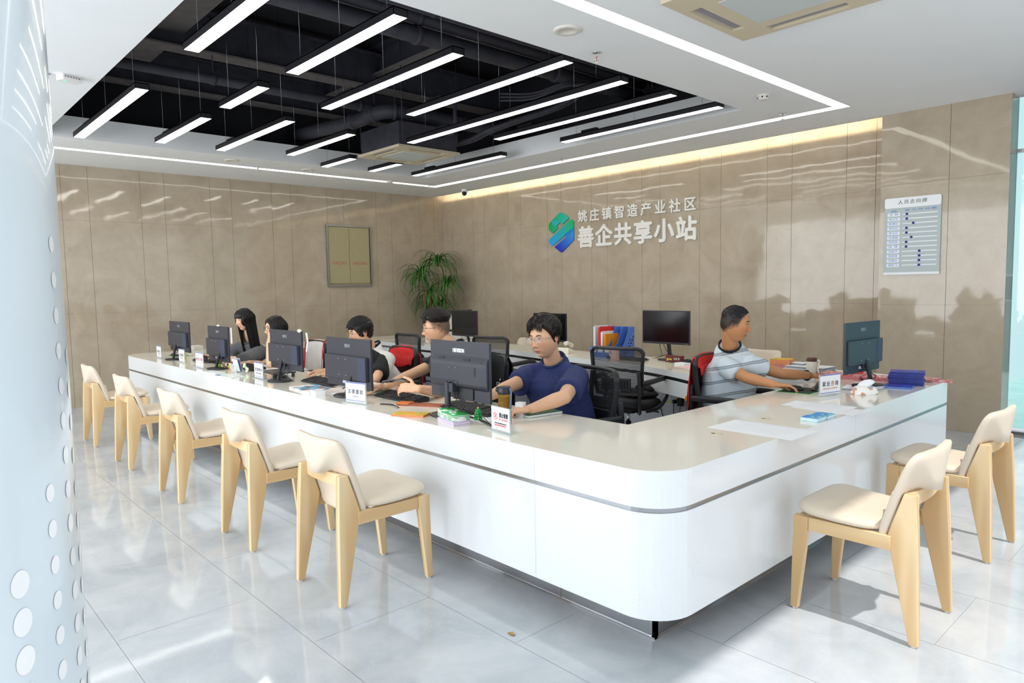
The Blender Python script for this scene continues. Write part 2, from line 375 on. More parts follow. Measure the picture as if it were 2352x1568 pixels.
# ================================================================== ceiling fixtures
m_ivory = mat('ivory_plastic', 'cfc3a8', .45); m_louv = mat('grey_louvre', '8e8a92', .4); m_grille = mat('pale_filter_grille', 'c4cbc9', .6, bump=(220, .6, .002))
def cassette(name, label, cx, cy, z, w, body):
    t_ = thing(name, label, 'air conditioner', (cx, cy, z), group=None); h = w/2; q = .27; s = .085; a = h-.045
    b = MB()  # face panel with four real slots
    b.bx(-q, q, -q, q, 0, .012, m_ivory)
    for M in (RZ(0), RZ(90), RZ(180), RZ(270)):
        b.bx(-q, q, q, a-s, 0, .03, m_ivory, M); b.bx(-q, q, a, h, 0, .03, m_ivory, M)
        b.bx(q, h, q, h, 0, .03, m_ivory, M)
        b.bx(-q, -q+.02, a-s, a, 0, .03, m_ivory, M); b.bx(q-.02, q, a-s, a, 0, .03, m_ivory, M)
    b.build('face_panel', t_)
    b = MB(); b.bx(-q+.03, q-.03, -q+.03, q-.03, -.004, 0, m_grille); b.build('intake_grille', t_)
    for M in (RZ(0), RZ(90), RZ(180), RZ(270)):
        b = MB(); b.bx(-q+.02, q-.02, a-s, a, .026, .03, m_louv, M); b.box((0, a-s/2-.005, .014), (2*q-.06, .05, .006), m_louv, M @ T(0, 0, 0) @ RX(0)); b.build('air_vane', t_)
    b = MB(); b.bx(-.42, .42, -.42, .42, .03, .30 if body else .07, m_dark2); b.build('body', t_)
    if body:
        for x in (-.46, .46):
            for y in (-.4, .4): b = MB(); b.tube([(x, y, .1), (x, y, 1.24)], .005, m_dark2, 6); b.build('hanger_rod', t_)
        b = MB(); b.tube([(.42, .2, .2), (.62, .2, .2), (.68, .2, .26), (.68, .2, .7)], .022, m_dark2, 8); b.build('drain_pipe', t_)
    return t_
cassette('ceiling_air_conditioner', 'ivory ceiling cassette unit with black body hanging inside the dark ceiling well', 3.15, -2.89, 3.105, .90, True)
cassette('ceiling_air_conditioner', 'ivory ceiling cassette unit set flush in the white ceiling at the top right', 8.44, -3.935, 3.100, .95, False)
def disc(name, label, cat, x, y, r, h, m, knob=True, grp=None):
    b = MB(); b.lathe([(r*.98, 0), (r, -.004), (r*.9, -h), (r*.55, -h*1.05), (r*.5, -h*.7), (.001, -h*.7)], (x, y, CEIL), m, 32)
    return tag(b.build(name), label, cat, grp)
m_offw = mat('off_white_plastic', 'dcd8cf', .5)
disc('ceiling_speaker', 'large round off-white speaker flush in the ceiling beside the near light strip', 'speaker', 7.295, -4.485, .093, .012, m_offw)
disc('ceiling_speaker', 'small round speaker in the far ceiling left of the pendant lights, nearer the corner', 'speaker', 1.42, -3.375, .09, .01, m_offw)
disc('ceiling_speaker', 'small round speaker in the far left ceiling, farther from the corner', 'speaker', 1.50, -4.45, .09, .01, m_offw)
m_red = mat('red_plastic', 'd21f1f', .4)
SPR = [(7.13, -4.0, 'chrome sprinkler head beside the large round ceiling speaker'), (7.136, -1.2, 'chrome sprinkler head by the rear light strip below the smoke detector'), (4.137, -1.164, 'chrome sprinkler head by the rear light strip above the wall lettering'),
       (1.26, -1.22, 'chrome sprinkler head at the far corner of the light strip'), (1.22, -4.0, 'chrome sprinkler head over the left light strip'), (4.18, -6.845, 'chrome sprinkler head by the round column, left of the white sensor box')]
for x, y, lb in SPR:
    t_ = thing('sprinkler', lb, 'sprinkler', (x, y, CEIL), group='ceiling sprinklers'); b = MB()
    b.lathe([(.03, 0), (.028, -.006), (.008, -.008), (.008, -.03), (.004, -.032)], (0, 0, 0), m_chrome, 16); b.lathe([(.004, -.058), (.02, -.060), (.02, -.063), (.001, -.064)], (0, 0, 0), m_chrome, 14)
    for s in (-1, 1): b.tube([(s*.008, 0, -.028), (s*.014, 0, -.042), (s*.004, 0, -.058)], .0018, m_chrome, 5)
    b.build('head', t_); b = MB(); b.tube([(0, 0, -.03), (0, 0, -.056)], .003, m_red, 6); b.build('glass_bulb', t_)
t_ = thing('smoke_detector', 'white round smoke detector on the ceiling inside the right corner of the light strip', 'detector', (7.34, -1.986, CEIL)); b = MB(); b.lathe([(.055, 0), (.055, -.012), (.045, -.016), (.042, -.035), (.03, -.045), (.001, -.045)], (0, 0, 0), m_offw, 24); b.build('housing', t_)
b = MB(); [b.box((.043*math.cos(a), .043*math.sin(a), -.024), (.012, .012, .012), m_black, T() ) for a in (R(-70), R(-20), R(200))]; b.build('sensing_slot', t_)
disc('smoke_detector', 'small white detector on the left light strip near the cassette unit', 'detector', 1.234, -1.942, .05, .035, m_offw)
t_ = thing('wall_sensor_box', 'white rectangular sensor box with green light on the ceiling near the column', 'sensor', (4.20, -6.70, CEIL), R(20))
b = MB(); b.rbox((0, 0, -.022), (.085, .15, .044), m_white, .012, er=.003); b.build('housing', t_); b = MB(); b.box((.0, -.035, -.0447), (.012, .022, .001), mat('green_led', '40ff90', .4, emit='40ff90', es=1.5)); b.build('indicator_light', t_)
b = MB(); [b.box((.044, y, -.015), (.001, .012, .012), m_louv) for y in (-.05, -.03, -.01, .01, .03, .05)]; b.build('vent_slots', t_)
t_ = thing('dome_camera', 'small white dome camera with black eye under the ceiling near the wall corner', 'camera', (1.196, -.439, CEIL))
b = MB(); b.lathe([(.055, 0), (.055, -.03), (.05, -.06), (.035, -.07), (.001, -.07)], (0, 0, 0), m_white, 24); b.build('housing', t_)
b = MB(); b.ell((.015, -.018, -.075), (.042, .042, .042), m_black); b.build('lens_ball', t_)
# ================================================================== pipes and cables in the plenum
def pipe(nm, label, cat, path, r, m=m_dark2, clamps=(), n=14):
    t_ = thing(nm, label, cat, path[0]); o = Vector(path[0]); P = [Vector(p)-o for p in path]
    b = MB(); b.tube(P, r, m, n); b.build('pipe_run', t_)
    for i, f in clamps:
        p = P[i].lerp(P[i+1], f); d = (P[i+1]-P[i]).normalized(); b = MB(); b.tube([p-d*.02, p+d*.02], r*1.18, m_dark2, n); b.tube([p+V(0, 0, r), V(p.x, p.y, 4.3-o.z)], .006, m_dark2, 6); b.build('pipe_clamp', t_)
    return t_
def curve(pts, n=8):
    """smooth path through points (Catmull-Rom)"""
    P = [Vector(p) for p in pts]; P = [P[0]*2-P[1]]+P+[P[-1]*2-P[-2]]; out = []
    for i in range(1, len(P)-2):
        for k in range(n):
            t = k/n; a, b_, c, d = P[i-1:i+3]
            out.append(.5*((2*b_)+(c-a)*t+(2*a-5*b_+4*c-d)*t*t+(3*b_-a-3*c+d)*t**3))
    return out+[P[-2]]
zz = 3.62
p0 = at(250, 138, z=zz); p1 = at(760, 235, z=zz)
pipe('ceiling_pipe', 'long straight dark grey pipe crossing the left half of the ceiling well', 'pipe', [(p0.x, -6.9, zz), (p0.x, -1.3, zz)], .05, clamps=((0, .3), (0, .6)))
q0 = at(655, 322, z=3.55); q1 = at(862, 262, z=3.55)
pipe('ceiling_pipe', 'thick grooved pipe with an elbow above the hanging cassette unit', 'pipe', curve([(1.5, q0.y, 3.55), (q1.x-.4, q1.y, 3.55), (q1.x-.1, q1.y, 3.56), (q1.x+.12, q1.y+.1, 3.57), (q1.x+.2, q1.y+.45, 3.57), (q1.x+.2, -1.3, 3.57)], 6), .085, clamps=((5, .5), (13, .5), (20, .5)))
for k, (u, v, r, z, lb) in enumerate(((960, 40, .055, 3.75, 'dark round pipe along the near right side of the ceiling well'), (1010, 95, .07, 3.62, 'widest of the dark pipes running beside the right edge of the well'), (1250, 110, .03, 3.72, 'thin dark pipe nearest the right edge of the ceiling well'))):
    p = at(u, v, z=z); pipe('ceiling_pipe', lb, 'pipe', [(p.x, -6.9, z), (p.x, -1.25, z)], r, clamps=((0, .45), (0, .75)))
rnd = random.Random(5)
for k, lb in enumerate(('dark sagging cable bundle in the well, upper strand', 'dark sagging cable bundle in the well, middle strand', 'dark sagging cable bundle in the well, lower strand')):
    z = 3.55-.05*k; a = at(1150, 215+8*k, z=z); c = at(1300, 190+4*k, z=z); d = at(1420, 200, z=z+.1)
    b = MB(); b.tube(curve([a, a.lerp(c, .5)+V(0, 0, -.05), c, c.lerp(d, .5)+V(0, 0, .03), d]), .012, m_dark2, 6); tag(b.build('cable'), lb, 'cable', 'sagging cables above the lamps')
for k, (off, lb) in enumerate(((0, 'fat insulated hose curving down behind the longest lamp'), (.06, 'second insulated hose just behind the first one by the cassette unit'))):
    pts = [at(1025, 330+4*k, z=3.30), at(1075, 322, z=3.30), at(1120, 300, z=3.36), at(1180, 278, z=3.45), at(1290, 240, z=3.62), at(1340, 200, z=3.75)]
    b = MB(); b.tube(curve([p+V(0, off, 0) for p in pts]), .028, m_dark2, 8); tag(b.build('hose'), lb, 'hose')
b = MB(); b.tube(curve([at(1080, 277, z=3.2), at(1105, 270, z=3.21), at(1130, 262, z=3.2)]), .004, m_red, 5); tag(b.build('cable'), 'thin red wire on top of the longest hanging lamp', 'cable')
# ================================================================== wall fittings
def wallM(x, y, z): return T(x, y, z) @ RX(90)          # text/drawing plane on the back wall, facing -y
# electrical cabinet on the left wall (x = 0 plane, facing +x)
LW = lambda y, z, d=.012: T(d, y, z) @ RZ(90) @ RX(90)
m_cab = mat('olive_beige_enamel', 'a39a77', .45); m_redp = mat('red_print', 'b5402f', .6)
t_ = thing('electrical_cabinet', 'olive beige double door electrical cabinet with steel frame on the left wall', 'cabinet', (.014, -1.993, 1.52))
def cbx(b, a0, a1, z0, z1, d0, d1, m): b.bx(d0, d1, a0, a1, z0, z1, m)
b = MB(); cbx(b, -.415, .415, 0, .03, 0, .03, m_steel); cbx(b, -.415, .415, .99, 1.015, 0, .03, m_steel); cbx(b, -.415, -.39, .03, .99, 0, .03, m_steel); cbx(b, .39, .415, .03, .99, 0, .03, m_steel); cbx(b, -.39, .39, .03, .99, 0, .004, m_cab); b.build('frame', t_)
for s, nm in ((-1, 0), (1, 1)):
    b = MB(); cbx(b, *( (-.38, -.003) if s < 0 else (.003, .38)), .055, .98, .006, .018, m_cab); d_ = b.build('door', t_, bevel=.002)
    for tx, a in (('注意', -.085), ('安全', .085)):
        text_mesh('lettering', tx, .05, m_redp, d_, T(.0186, s*.19+a, .385) @ RZ(90) @ RX(90))
    b = MB(); k = [(math.cos(2*math.pi*i/24), math.sin(2*math.pi*i/24)) for i in range(24)]
    b.add([(.0187, s*.19+c*.03, .385+q*.03) for c, q in k]+[(.0187, s*.19+c*.025, .385+q*.025) for c, q in k], [(i, (i+1) % 24, 24+(i+1) % 24, 24+i) for i in range(24)], m_redp)
    b.add([(.0187, s*.19+.004, .405), (.0187, s*.19-.008, .383), (.0187, s*.19+.002, .383), (.0187, s*.19-.004, .363), (.0187, s*.19+.009, .388), (.0187, s*.19, .388)], [(0, 1, 2, 3, 4, 5)], m_redp); b.build('warning_mark', d_)
b = MB(); b.lathe([(.014, 0), (.014, .008), (.010, .012), (.001, .012)], (0, 0, 0), m_chrome, 16, T(.018, .03, .53) @ RY(90)); b.build('lock_knob', t_)
# company lettering and emblem on the back wall
m_let = mat('white_acrylic', 'e8e6e0', .4)
def lettering(nm, lb, s, x0, x1, z, size, fat, pitch=None):
    t_ = thing(nm, lb, 'sign', ((x0+x1)/2, -.014, z)); n = len(s); w = size*.92
    for i, ch in enumerate(s):
        cx = x0+w/2+(x1-x0-w)*i/(n-1)-(x0+x1)/2
        text_mesh('character', ch, size, m_let, t_, T(cx, -.012, 0) @ RX(90), depth=.022, fat=fat)
    return t_
lettering('wall_lettering', 'upper row of nine smaller white raised characters on the back wall', '姚庄镇智造产业社区', 3.39, 5.41, 2.487, .185, .0035)
lettering('wall_lettering', 'lower row of six large bold white raised characters on the back wall', '善企共享小站', 3.385, 5.42, 2.165, .325, .0105)
lg = thing('wall_emblem', 'raised green and blue hexagonal emblem left of the white wall lettering', 'emblem', (3.01, -.014, 2.293))
def grad_mat(nm, c0, c1, ax):
    m = bpy.data.materials.new(nm); m.use_nodes = True; nt = m.node_tree; b = nt.nodes['Principled BSDF']; b.inputs['Roughness'].default_value = .3
    tc = nt.nodes.new('ShaderNodeTexCoord'); d = nt.nodes.new('ShaderNodeVectorMath'); d.operation = 'DOT_PRODUCT'; d.inputs[1].default_value = ax
    r = nt.nodes.new('ShaderNodeMapRange'); r.inputs['From Min'].default_value = -.25; r.inputs['From Max'].default_value = .25
    x = nt.nodes.new('ShaderNodeMixRGB'); x.inputs[1].default_value = lin(c0)+(1,); x.inputs[2].default_value = lin(c1)+(1,)
    nt.links.new(tc.outputs['Object'], d.inputs[0]); nt.links.new(d.outputs['Value'], r.inputs['Value']); nt.links.new(r.outputs[0], x.inputs[0]); nt.links.new(x.outputs[0], b.inputs['Base Color']); return m
gA = grad_mat('emblem_green', '1ec0c0', '00a24c', (-1, 0, .2)); gB = grad_mat('emblem_teal', '1f9fe0', '00b070', (.7, 0, .7)); gC = grad_mat('emblem_blue', '1426b8', '35a0e8', (.7, 0, .9)); gD = grad_mat('emblem_light', '18a4d8', '12b860', (-.8, 0, -.6)); gE = grad_mat('emblem_deep', '1070c0', '1080c8', (1, 0, 0))
def em(px):     # photo-measured outline on the wall plane -> local (x, z)
    out = []
    for u, v in px: p = at(1200+u/4.9, 440+v/4.9, y=-.014); out.append((p.x-3.01, p.z-2.293))
    return out
def plate(nm, px, m, d=.02, z=0):
    b = MB(); b.prism(em(px), 0, d, m, T(0, -z, 0) @ RX(90)); return b.build(nm, lg)
plate('green_plate', [(435, 238), (455, 240), (525, 290), (528, 300), (460, 366), (432, 345), (392, 385), (410, 408), (350, 468), (340, 466), (306, 432), (302, 380), (312, 358), (420, 243)], gA)
plate('inner_fold', [(370, 308), (434, 345), (392, 385), (410, 408), (398, 418), (340, 360), (340, 338)], gD, .002, .0205)
plate('teal_plate', [(545, 318), (568, 318), (582, 335), (583, 405), (355, 606), (340, 610), (308, 580), (304, 545)], gB)
plate('blue_plate', [(583, 412), (584, 545), (455, 680), (440, 682), (376, 630), (372, 622), (500, 510), (485, 490)], gC)
plate('deep_fold', [(583, 407), (583, 440), (508, 506), (480, 485)], gE, .002, .0205)
# staff whereabouts board on the pier
m_board = mat('silver_grey_board', 'aab4b4', .35); m_bw = mat('board_white_print', 'e4e6e8', .4); m_blue = mat('blue_print', '2f7fd0', .5); m_dblue = mat('dark_blue_magnet', '16128c', .35); m_ink = mat('grey_black_print', '33363c', .5)
t_ = thing('staff_board', 'silver grey staff whereabouts board with white rows on the tiled pier', 'board', (8.0315, -.277, 1.5225)); w, h = .254, .765
b = MB(); b.rbox((0, -.006, h/2), (2*w, .010, h), m_board, .018, axis=1, seg=5); b.build('panel', t_)
b = MB(); b.rbox((0, -.0125, h-.05), (2*w, .003, .10), m_bw, .018, axis=1, seg=5); b.build('header_band', t_); b = MB(); b.rbox((0, -.0125, .012), (2*w, .003, .024), m_bw, .01, axis=1, seg=4); b.build('bottom_band', t_)
text_mesh('title', '人员去向牌', .045, m_ink, t_, T(.0, -.0146, h-.048) @ RX(90), space=1.25, width=.26)
text_mesh('name_heading', '姓名', .026, m_blue, t_, T(-.165, -.0118, h-.133) @ RX(90))
for i, s in enumerate(('在岗', '下企', '开会', '外出', '请假')): text_mesh('column_heading', s, .022, m_blue, t_, T(-.045+.059*i, -.0118, h-.128) @ RX(90))
NM = ['王 林', '杨卫华', '陈惠珍', '吴伟兵', '李玉兵', '沈丽娟', '徐晓燕', '张 萍', '沈丽平', '钱佳琪', '马晓红', '胡伟飞']; DOT = [0, 0, 1, 0, 0, .75, 0, 0, 2, 2, 2, 2]
b = MB(); b2 = MB(); zs = [h-.165-.046*i for i in range(12)]
for z in zs: b.bx(-.225, -.11, -.0125, -.0112, z-.016, z+.016, m_bw); b2.bx(-.085, .225, -.0125, -.0112, z-.005, z+.005, m_bw)
b.build('name_plates', t_); b2.build('slider_tracks', t_)
for i, z in enumerate(zs): text_mesh('name', NM[i], .026, m_blue, t_, T(-.168, -.0128, z) @ RX(90), width=.085)
for i, z in enumerate(zs):
    b = MB(); b.lathe([(.0115, 0), (.0115, .005), (.009, .007), (.001, .007)], (0, 0, 0), m_dblue, 14, T(-.047+.06*DOT[i], -.0126, z) @ RX(90)); b.build('slider_dot', t_)
# ================================================================== the counters
def speckle(name, col, sp, rough, amt=.5, scale=420):
    m = bpy.data.materials.new(name); m.use_nodes = True; nt = m.node_tree; b = nt.nodes['Principled BSDF']; N = nt.nodes.new; L = nt.links.new
    tc = N('ShaderNodeTexCoord'); v = N('ShaderNodeTexVoronoi'); v.inputs['Scale'].default_value = scale/3; L(tc.outputs['Object'], v.inputs['Vector'])
    mr = N('ShaderNodeMapRange'); mr.inputs['From Min'].default_value = .10; mr.inputs['From Max'].default_value = .22; mr.inputs['To Min'].default_value = amt; mr.inputs['To Max'].default_value = 0; L(v.outputs['Distance'], mr.inputs['Value'])
    wn = N('ShaderNodeMath'); wn.operation = 'GREATER_THAN'; wn.inputs[1].default_value = .55; L(v.outputs['Color'], wn.inputs[0])
    mu = N('ShaderNodeMath'); mu.operation = 'MULTIPLY'; L(mr.outputs[0], mu.inputs[0]); L(wn.outputs[0], mu.inputs[1])
    x = N('ShaderNodeMixRGB'); x.inputs[1].default_value = lin(col)+(1,); x.inputs[2].default_value = lin(sp)+(1,); L(mu.outputs[0], x.inputs[0]); L(x.outputs[0], b.inputs['Base Color'])
    b.inputs['Roughness'].default_value = rough; b.inputs['Coat Weight'].default_value = .3; b.inputs['Coat Roughness'].default_value = .06
    return m
m_quartz = speckle('white_quartz', 'e5e8ea', '9ca2a8', .16)
m_qtop = speckle('cream_quartz_top', 'ece7da', 'c4beae', .10, .35)
m_seam = mat('quartz_seam', 'c9cdd0', .4)
OX, OY, RAD = 8.9409, -5.7710, .19      # outer corner of the counter
def rounded(off, x0=1.30, y1=-2.35, r=RAD, zr=.25, n=10):
    """outer outline from the rear right end round the two corners to the rear left, inset by off"""
    X, Y = OX-off, OY+off; r_ = max(.002, r-off); P = [(X, y1)]
    for i in range(n+1): a = R(0-90*i/n); P.append((X-r_+r_*math.cos(a), Y+r_+r_*math.sin(a)))
    rl = max(.002, zr-off); XL = x0+off
    for i in range(n+1): a = R(270-90*i/n); P.append((XL+rl+rl*math.cos(a), Y+rl+rl*math.sin(a)))
    P.append((XL, -2.02)); return P
INNER = [(2.0, -2.02), (2.0, -4.98), (2.10, -5.08), (8.236, -5.08), (8.25, -2.90), (8.20, -2.86), (8.06, -2.80), (7.86, -2.74), (7.62, -2.54), (7.55, -2.30), (7.75, -2.12), (8.4, -2.2)]
def slab(b, outer, inner, z0, z1, mtop, mside):
    """polygon slab filled by the mesh tessellator"""
    from mathutils.geometry import tessellate_polygon
    P = outer+inner; n = len(P); tri = tessellate_polygon([[Vector((x, y, 0)) for x, y in P]])
    vs = [Vector((x, y, z)) for z in (z0, z1) for x, y in P]
    def ccw(t): a, c, d = (P[i] for i in t); return (c[0]-a[0])*(d[1]-a[1])-(c[1]-a[1])*(d[0]-a[0]) > 0
    tri = [t if ccw(t) else tuple(reversed(t)) for t in tri]
    b.add(vs, [tuple(i+n for i in t) for t in tri], mtop); b.add(vs, [tuple(reversed(t)) for t in tri], mside)
    b.add(vs, [(i, n+i, n+(i+1) % n, (i+1) % n) for i in range(n)], mside)
def band(b, off, z0, z1, m, thick=.02):
    A = rounded(off); B = rounded(off+thick); n = len(A)
    rings = [[Vector((A[i][0], A[i][1], z0)), Vector((A[i][0], A[i][1], z1)), Vector((B[i][0], B[i][1], z1)), Vector((B[i][0], B[i][1], z0))] for i in range(n)]
    b.loft(rings, m, True, False)
desk = thing('reception_counter', 'long white quartz reception counter with rounded corner and metal inlay line', 'counter', (0, 0, 0))
b = MB(); slab(b, rounded(0), INNER, .7300, .75, m_qtop, m_quartz); b.build('worktop', desk)
b = MB(); band(b, 0, .6005, .7299, m_quartz); b.build('upper_panel', desk)
b = MB(); band(b, .006, .5805, .6004, m_steel, .012); b.build('metal_inlay', desk)
b = MB(); band(b, 0, .1483, .5804, m_quartz); b.build('lower_panel', desk)
# recessed stainless plinth: square at the corner
b = MB(); k = .1607; pl = [(OX-k, -2.4), (OX-k, OY+k), (1.5, OY+k), (1.5, -2.1)]
def strip(b, P, z0, z1, th, m):
    for (x0, y0), (x1, y1) in zip(P, P[1:]):
        d = Vector((x1-x0, y1-y0, 0)); L = d.length; M = T(x0, y0, 0) @ Matrix.Rotation(math.atan2(d.y, d.x), 4, 'Z'); b.bx(-th/2, L+th/2, -th/2, th/2, z0, z1, m, M)
strip(b, pl, 0.002, .1482, .012, m_steel); strip(b, [(x+.004*0, y) for x, y in pl], 0.0, .008, .020, m_chrome); b.build('plinth', desk)
b = MB(); b.bx(OX-k-.02, OX-k+.006, OY+k-.006, OY+k+.02, 0, .148, m_chrome)
for x in (8.25, 5.83): b.bx(x-.004, x+.004, OY+k-.0085, OY+k, .002, .148, m_chrome)
b.build('plinth_joint', desk)
for x in (5.83, 8.245):   # hairline joints between the stone panels
    b = MB(); b.bx(x-.0012, x+.0012, OY-.0004, OY+.002, .6005, .7497, m_seam); b.bx(x-.0012, x+.0012, OY-.0004, OY+.002, .1483, .5804, m_seam); b.bx(x-.002, x+.002, OY+.0050, OY+.008, .5805, .6004, m_chrome); b.build('panel_joint', desk)
b = MB(); b.bx(OX-.002, OX+.0004, -3.972, -3.9697, .6005, .7497, m_seam); b.bx(OX-.008, OX-.0050, -3.974, -3.968, .5805, .6004, m_chrome)
b.build('panel_joint', desk)
# inner carcass: backs of the counters, drawers under the top
m_carc = mat('white_laminate', 'dfe1e2', .4)
b = MB(); strip(b, [(8.60, -2.45), (8.60, -5.40), (1.6, -5.40), (1.6, -2.1)], .005, .729, .02, m_carc); b.build('inner_panel', desk)
b = MB(); b.bx(8.36, 8.9, -2.47, -2.45, .005, .729, m_carc); b.bx(7.66, 8.36, -2.55, -2.53, .005, .729, m_carc); b.build('rear_panel', desk)
b = MB(); strip(b, [(8.185, -2.88), (8.05, -2.82), (7.86, -2.76), (7.64, -2.57)], .60, .7299, .02, m_carc); b.build('curved_apron', desk)
b = MB(); strip(b, [(8.09, -3.02), (7.90, -2.92), (7.74, -2.80)], .12, .56, .02, mat('dusty_pink_panel', 'a8909a', .5)); b.build('leg_panel', desk)
for x in (1.62, 3.2, 4.6, 5.8, 6.9, 8.0): b = MB(); b.bx(x, x+.02, -5.39, -5.12, .005, .729, m_carc); b.build('support_panel', desk)
# cable grommets let into the top
for (u, v, nm) in ((1645, 996, 0), (1760, 962, 0), (775, 895, 0), (868, 915, 0)):
    p = at(u, v, z=.75); b = MB(); b.lathe([(.030, .7502), (.030, .7512), (.026, .7516), (.001, .7516)], (p.x, p.y, 0), mat('beige_grommet', 'cfc7ad', .4), 20); b.box((p.x-.012, p.y-.008, .7519), (.018, .012, .0006), m_black); b.build('cable_grommet', desk)
# rear counter with drawers, gently curved
rear = thing('rear_counter', 'white rear counter with drawers curving behind the office chairs', 'counter', (0, 0, 0))
front = [(2.02, -2.76), (3.2, -2.86), (3.6, -2.84), (4.3, -2.66), (4.62, -2.60), (5.03, -2.68), (5.95, -2.80), (6.65, -2.90), (7.105, -3.057), (7.42, -3.21), (7.52, -3.22)]
backl = [(7.60, -3.05), (7.50, -2.60), (7.1, -2.28), (6.6, -2.17), (6.2, -2.26), (5.37, -2.19), (4.9, -2.12), (4.4, -2.02), (2.02, -2.02)]
fr = [(x, y) for x, y, _ in [tuple(p) for p in curve([V(x, y, 0) for x, y in front], 4)]]
b = MB(); slab(b, fr, backl, .700, .75, m_qtop, m_quartz); b.build('worktop', rear, bevel=.003)
def offs(P, d): return [(x, y+d) for x, y in P]
b = MB(); strip(b, offs(fr[2:-2], .012), .672, .6995, .006, m_black); b.build('shadow_gap', rear)
cuts = [0, 8, 14, 20, 26, 31, len(fr)-1]
for i in range(len(cuts)-1):
    seg = offs(fr[cuts[i]:cuts[i+1]+1], .012)
    if len(seg) > 1: b = MB(); strip(b, seg, .545, .671, .012, m_carc); b.build('drawer_front', rear)
b = MB(); strip(b, [(2.1, -2.12), (4.4, -2.12), (6.3, -2.36), (7.0, -2.40), (7.4, -2.70)], .005, .699, .02, mat('white_back_panel', 'c9ccd4', .5)); b.build('back_panel', rear)
b = MB(); b.bx(4.4, 4.42, -2.6, -2.15, .005, .699, m_carc); b.build('support_panel', rear); b = MB(); b.bx(2.3, 2.32, -2.7, -2.15, .005, .699, m_carc); b.build('support_panel', rear)
# sockets under the rear counter
def on_back(u, v):
    # rear counter's back panel near x 6.3..7.0
    return at(u, v, y=-2.37)
m_sock = mat('white_socket', 'dcdfe4', .4); m_yel = mat('yellow_tape', 'e8dc28', .5)
for u, v, lb in ((1536, 917, 'white wall socket plate with yellow tape under the rear counter'), (1555, 918, 'white wall socket plate with round black plug under the rear counter'), (1570, 921, 'rightmost white wall socket plate under the rear counter with square adapter')):
    p = on_back(u, v); q = thing('wall_socket', lb, 'socket', (p.x, p.y-.02, p.z)); b = MB(); b.rbox((0, 0, 0), (.088, .008, .088), m_sock, .006, axis=1); b.build('plate', q)
    if 'tape' in lb: b = MB(); b.box((.02, -.0055, -.022), (.05, .001, .011), m_yel); b.build('tape', q)
    elif 'round' in lb: b = MB(); b.lathe([(.02, 0), (.02, .03), (.001, .032)], (0, 0, 0), m_black, 14, T(0, -.0045, -.012) @ RX(90)); b.tube(curve([(0, -.03, -.02), (0, -.035, -.08), (0, -.03, -.2), (.01, -.03, -.34)]), .004, m_black, 6); b.build('plug', q)
    else: b = MB(); b.rbox((.0, -.03, .0), (.05, .05, .075), m_black, .006); b.tube(curve([(0, -.03, -.035), (-.005, -.035, -.1), (-.02, -.03, -.2), (-.03, -.03, -.34)]), .003, m_black, 6); b.build('adapter', q)
for k, pts in enumerate(([(1470, 900), (1476, 880), (1500, 870)], [(1380, 930), (1400, 948), (1428, 975)], [(1416, 930), (1425, 950), (1437, 972)], [(1535, 905), (1522, 930), (1527, 955)])):
    b = MB(); b.tube(curve([on_back(u, v)+V(0, -.03, 0) for u, v in pts]), .005, m_black, 6)
    tag(b.build('cable'), ('black cable hanging under the rear counter by the chair arm', 'black cable crossing left below the mesh office chair', 'thin black cable below the mesh office chair', 'thin black cable hanging from the taped socket')[k], 'cable')
# ================================================================== visitor chairs
m_leather = mat('cream_leather', 'd9cab6', .48, bump=(35, .12, .004)); m_ash = None
def wood(name, c0, c1, scale=(1, 1, .10)):
    m = bpy.data.materials.new(name); m.use_nodes = True; nt = m.node_tree; b = nt.nodes['Principled BSDF']; N = nt.nodes.new; L = nt.links.new
    tc = N('ShaderNodeTexCoord'); mp = N('ShaderNodeMapping'); mp.inputs['Scale'].default_value = scale; n = N('ShaderNodeTexNoise'); n.inputs['Scale'].default_value = 9; n.inputs['Detail'].default_value = 2; n.inputs['Distortion'].default_value = .4
    w = N('ShaderNodeTexWave'); w.inputs['Scale'].default_value = 8; w.inputs['Distortion'].default_value = 6; w.inputs['Detail'].default_value = 2; w.inputs['Detail Scale'].default_value = .8
    L(tc.outputs['Object'], mp.inputs[0]); L(mp.outputs[0], w.inputs['Vector'])
    r = N('ShaderNodeValToRGB'); e = r.color_ramp.elements; e[0].position = .15; e[0].color = lin(c0)+(1,); e[1].position = .85; e[1].color = lin(c1)+(1,)
    L(w.outputs['Fac'], r.inputs[0]); L(r.outputs[0], b.inputs['Base Color']); b.inputs['Roughness'].default_value = .42
    return m
m_ash = wood('natural_ash', 'cfab7a', 'e4c89c'); m_ash_x = wood('ash_crosswise', 'cfab7a', 'e4c89c', (.1, 1, 1)); m_ash_y = wood('ash_lengthwise', 'cfab7a', 'e4c89c', (1, .1, 1))
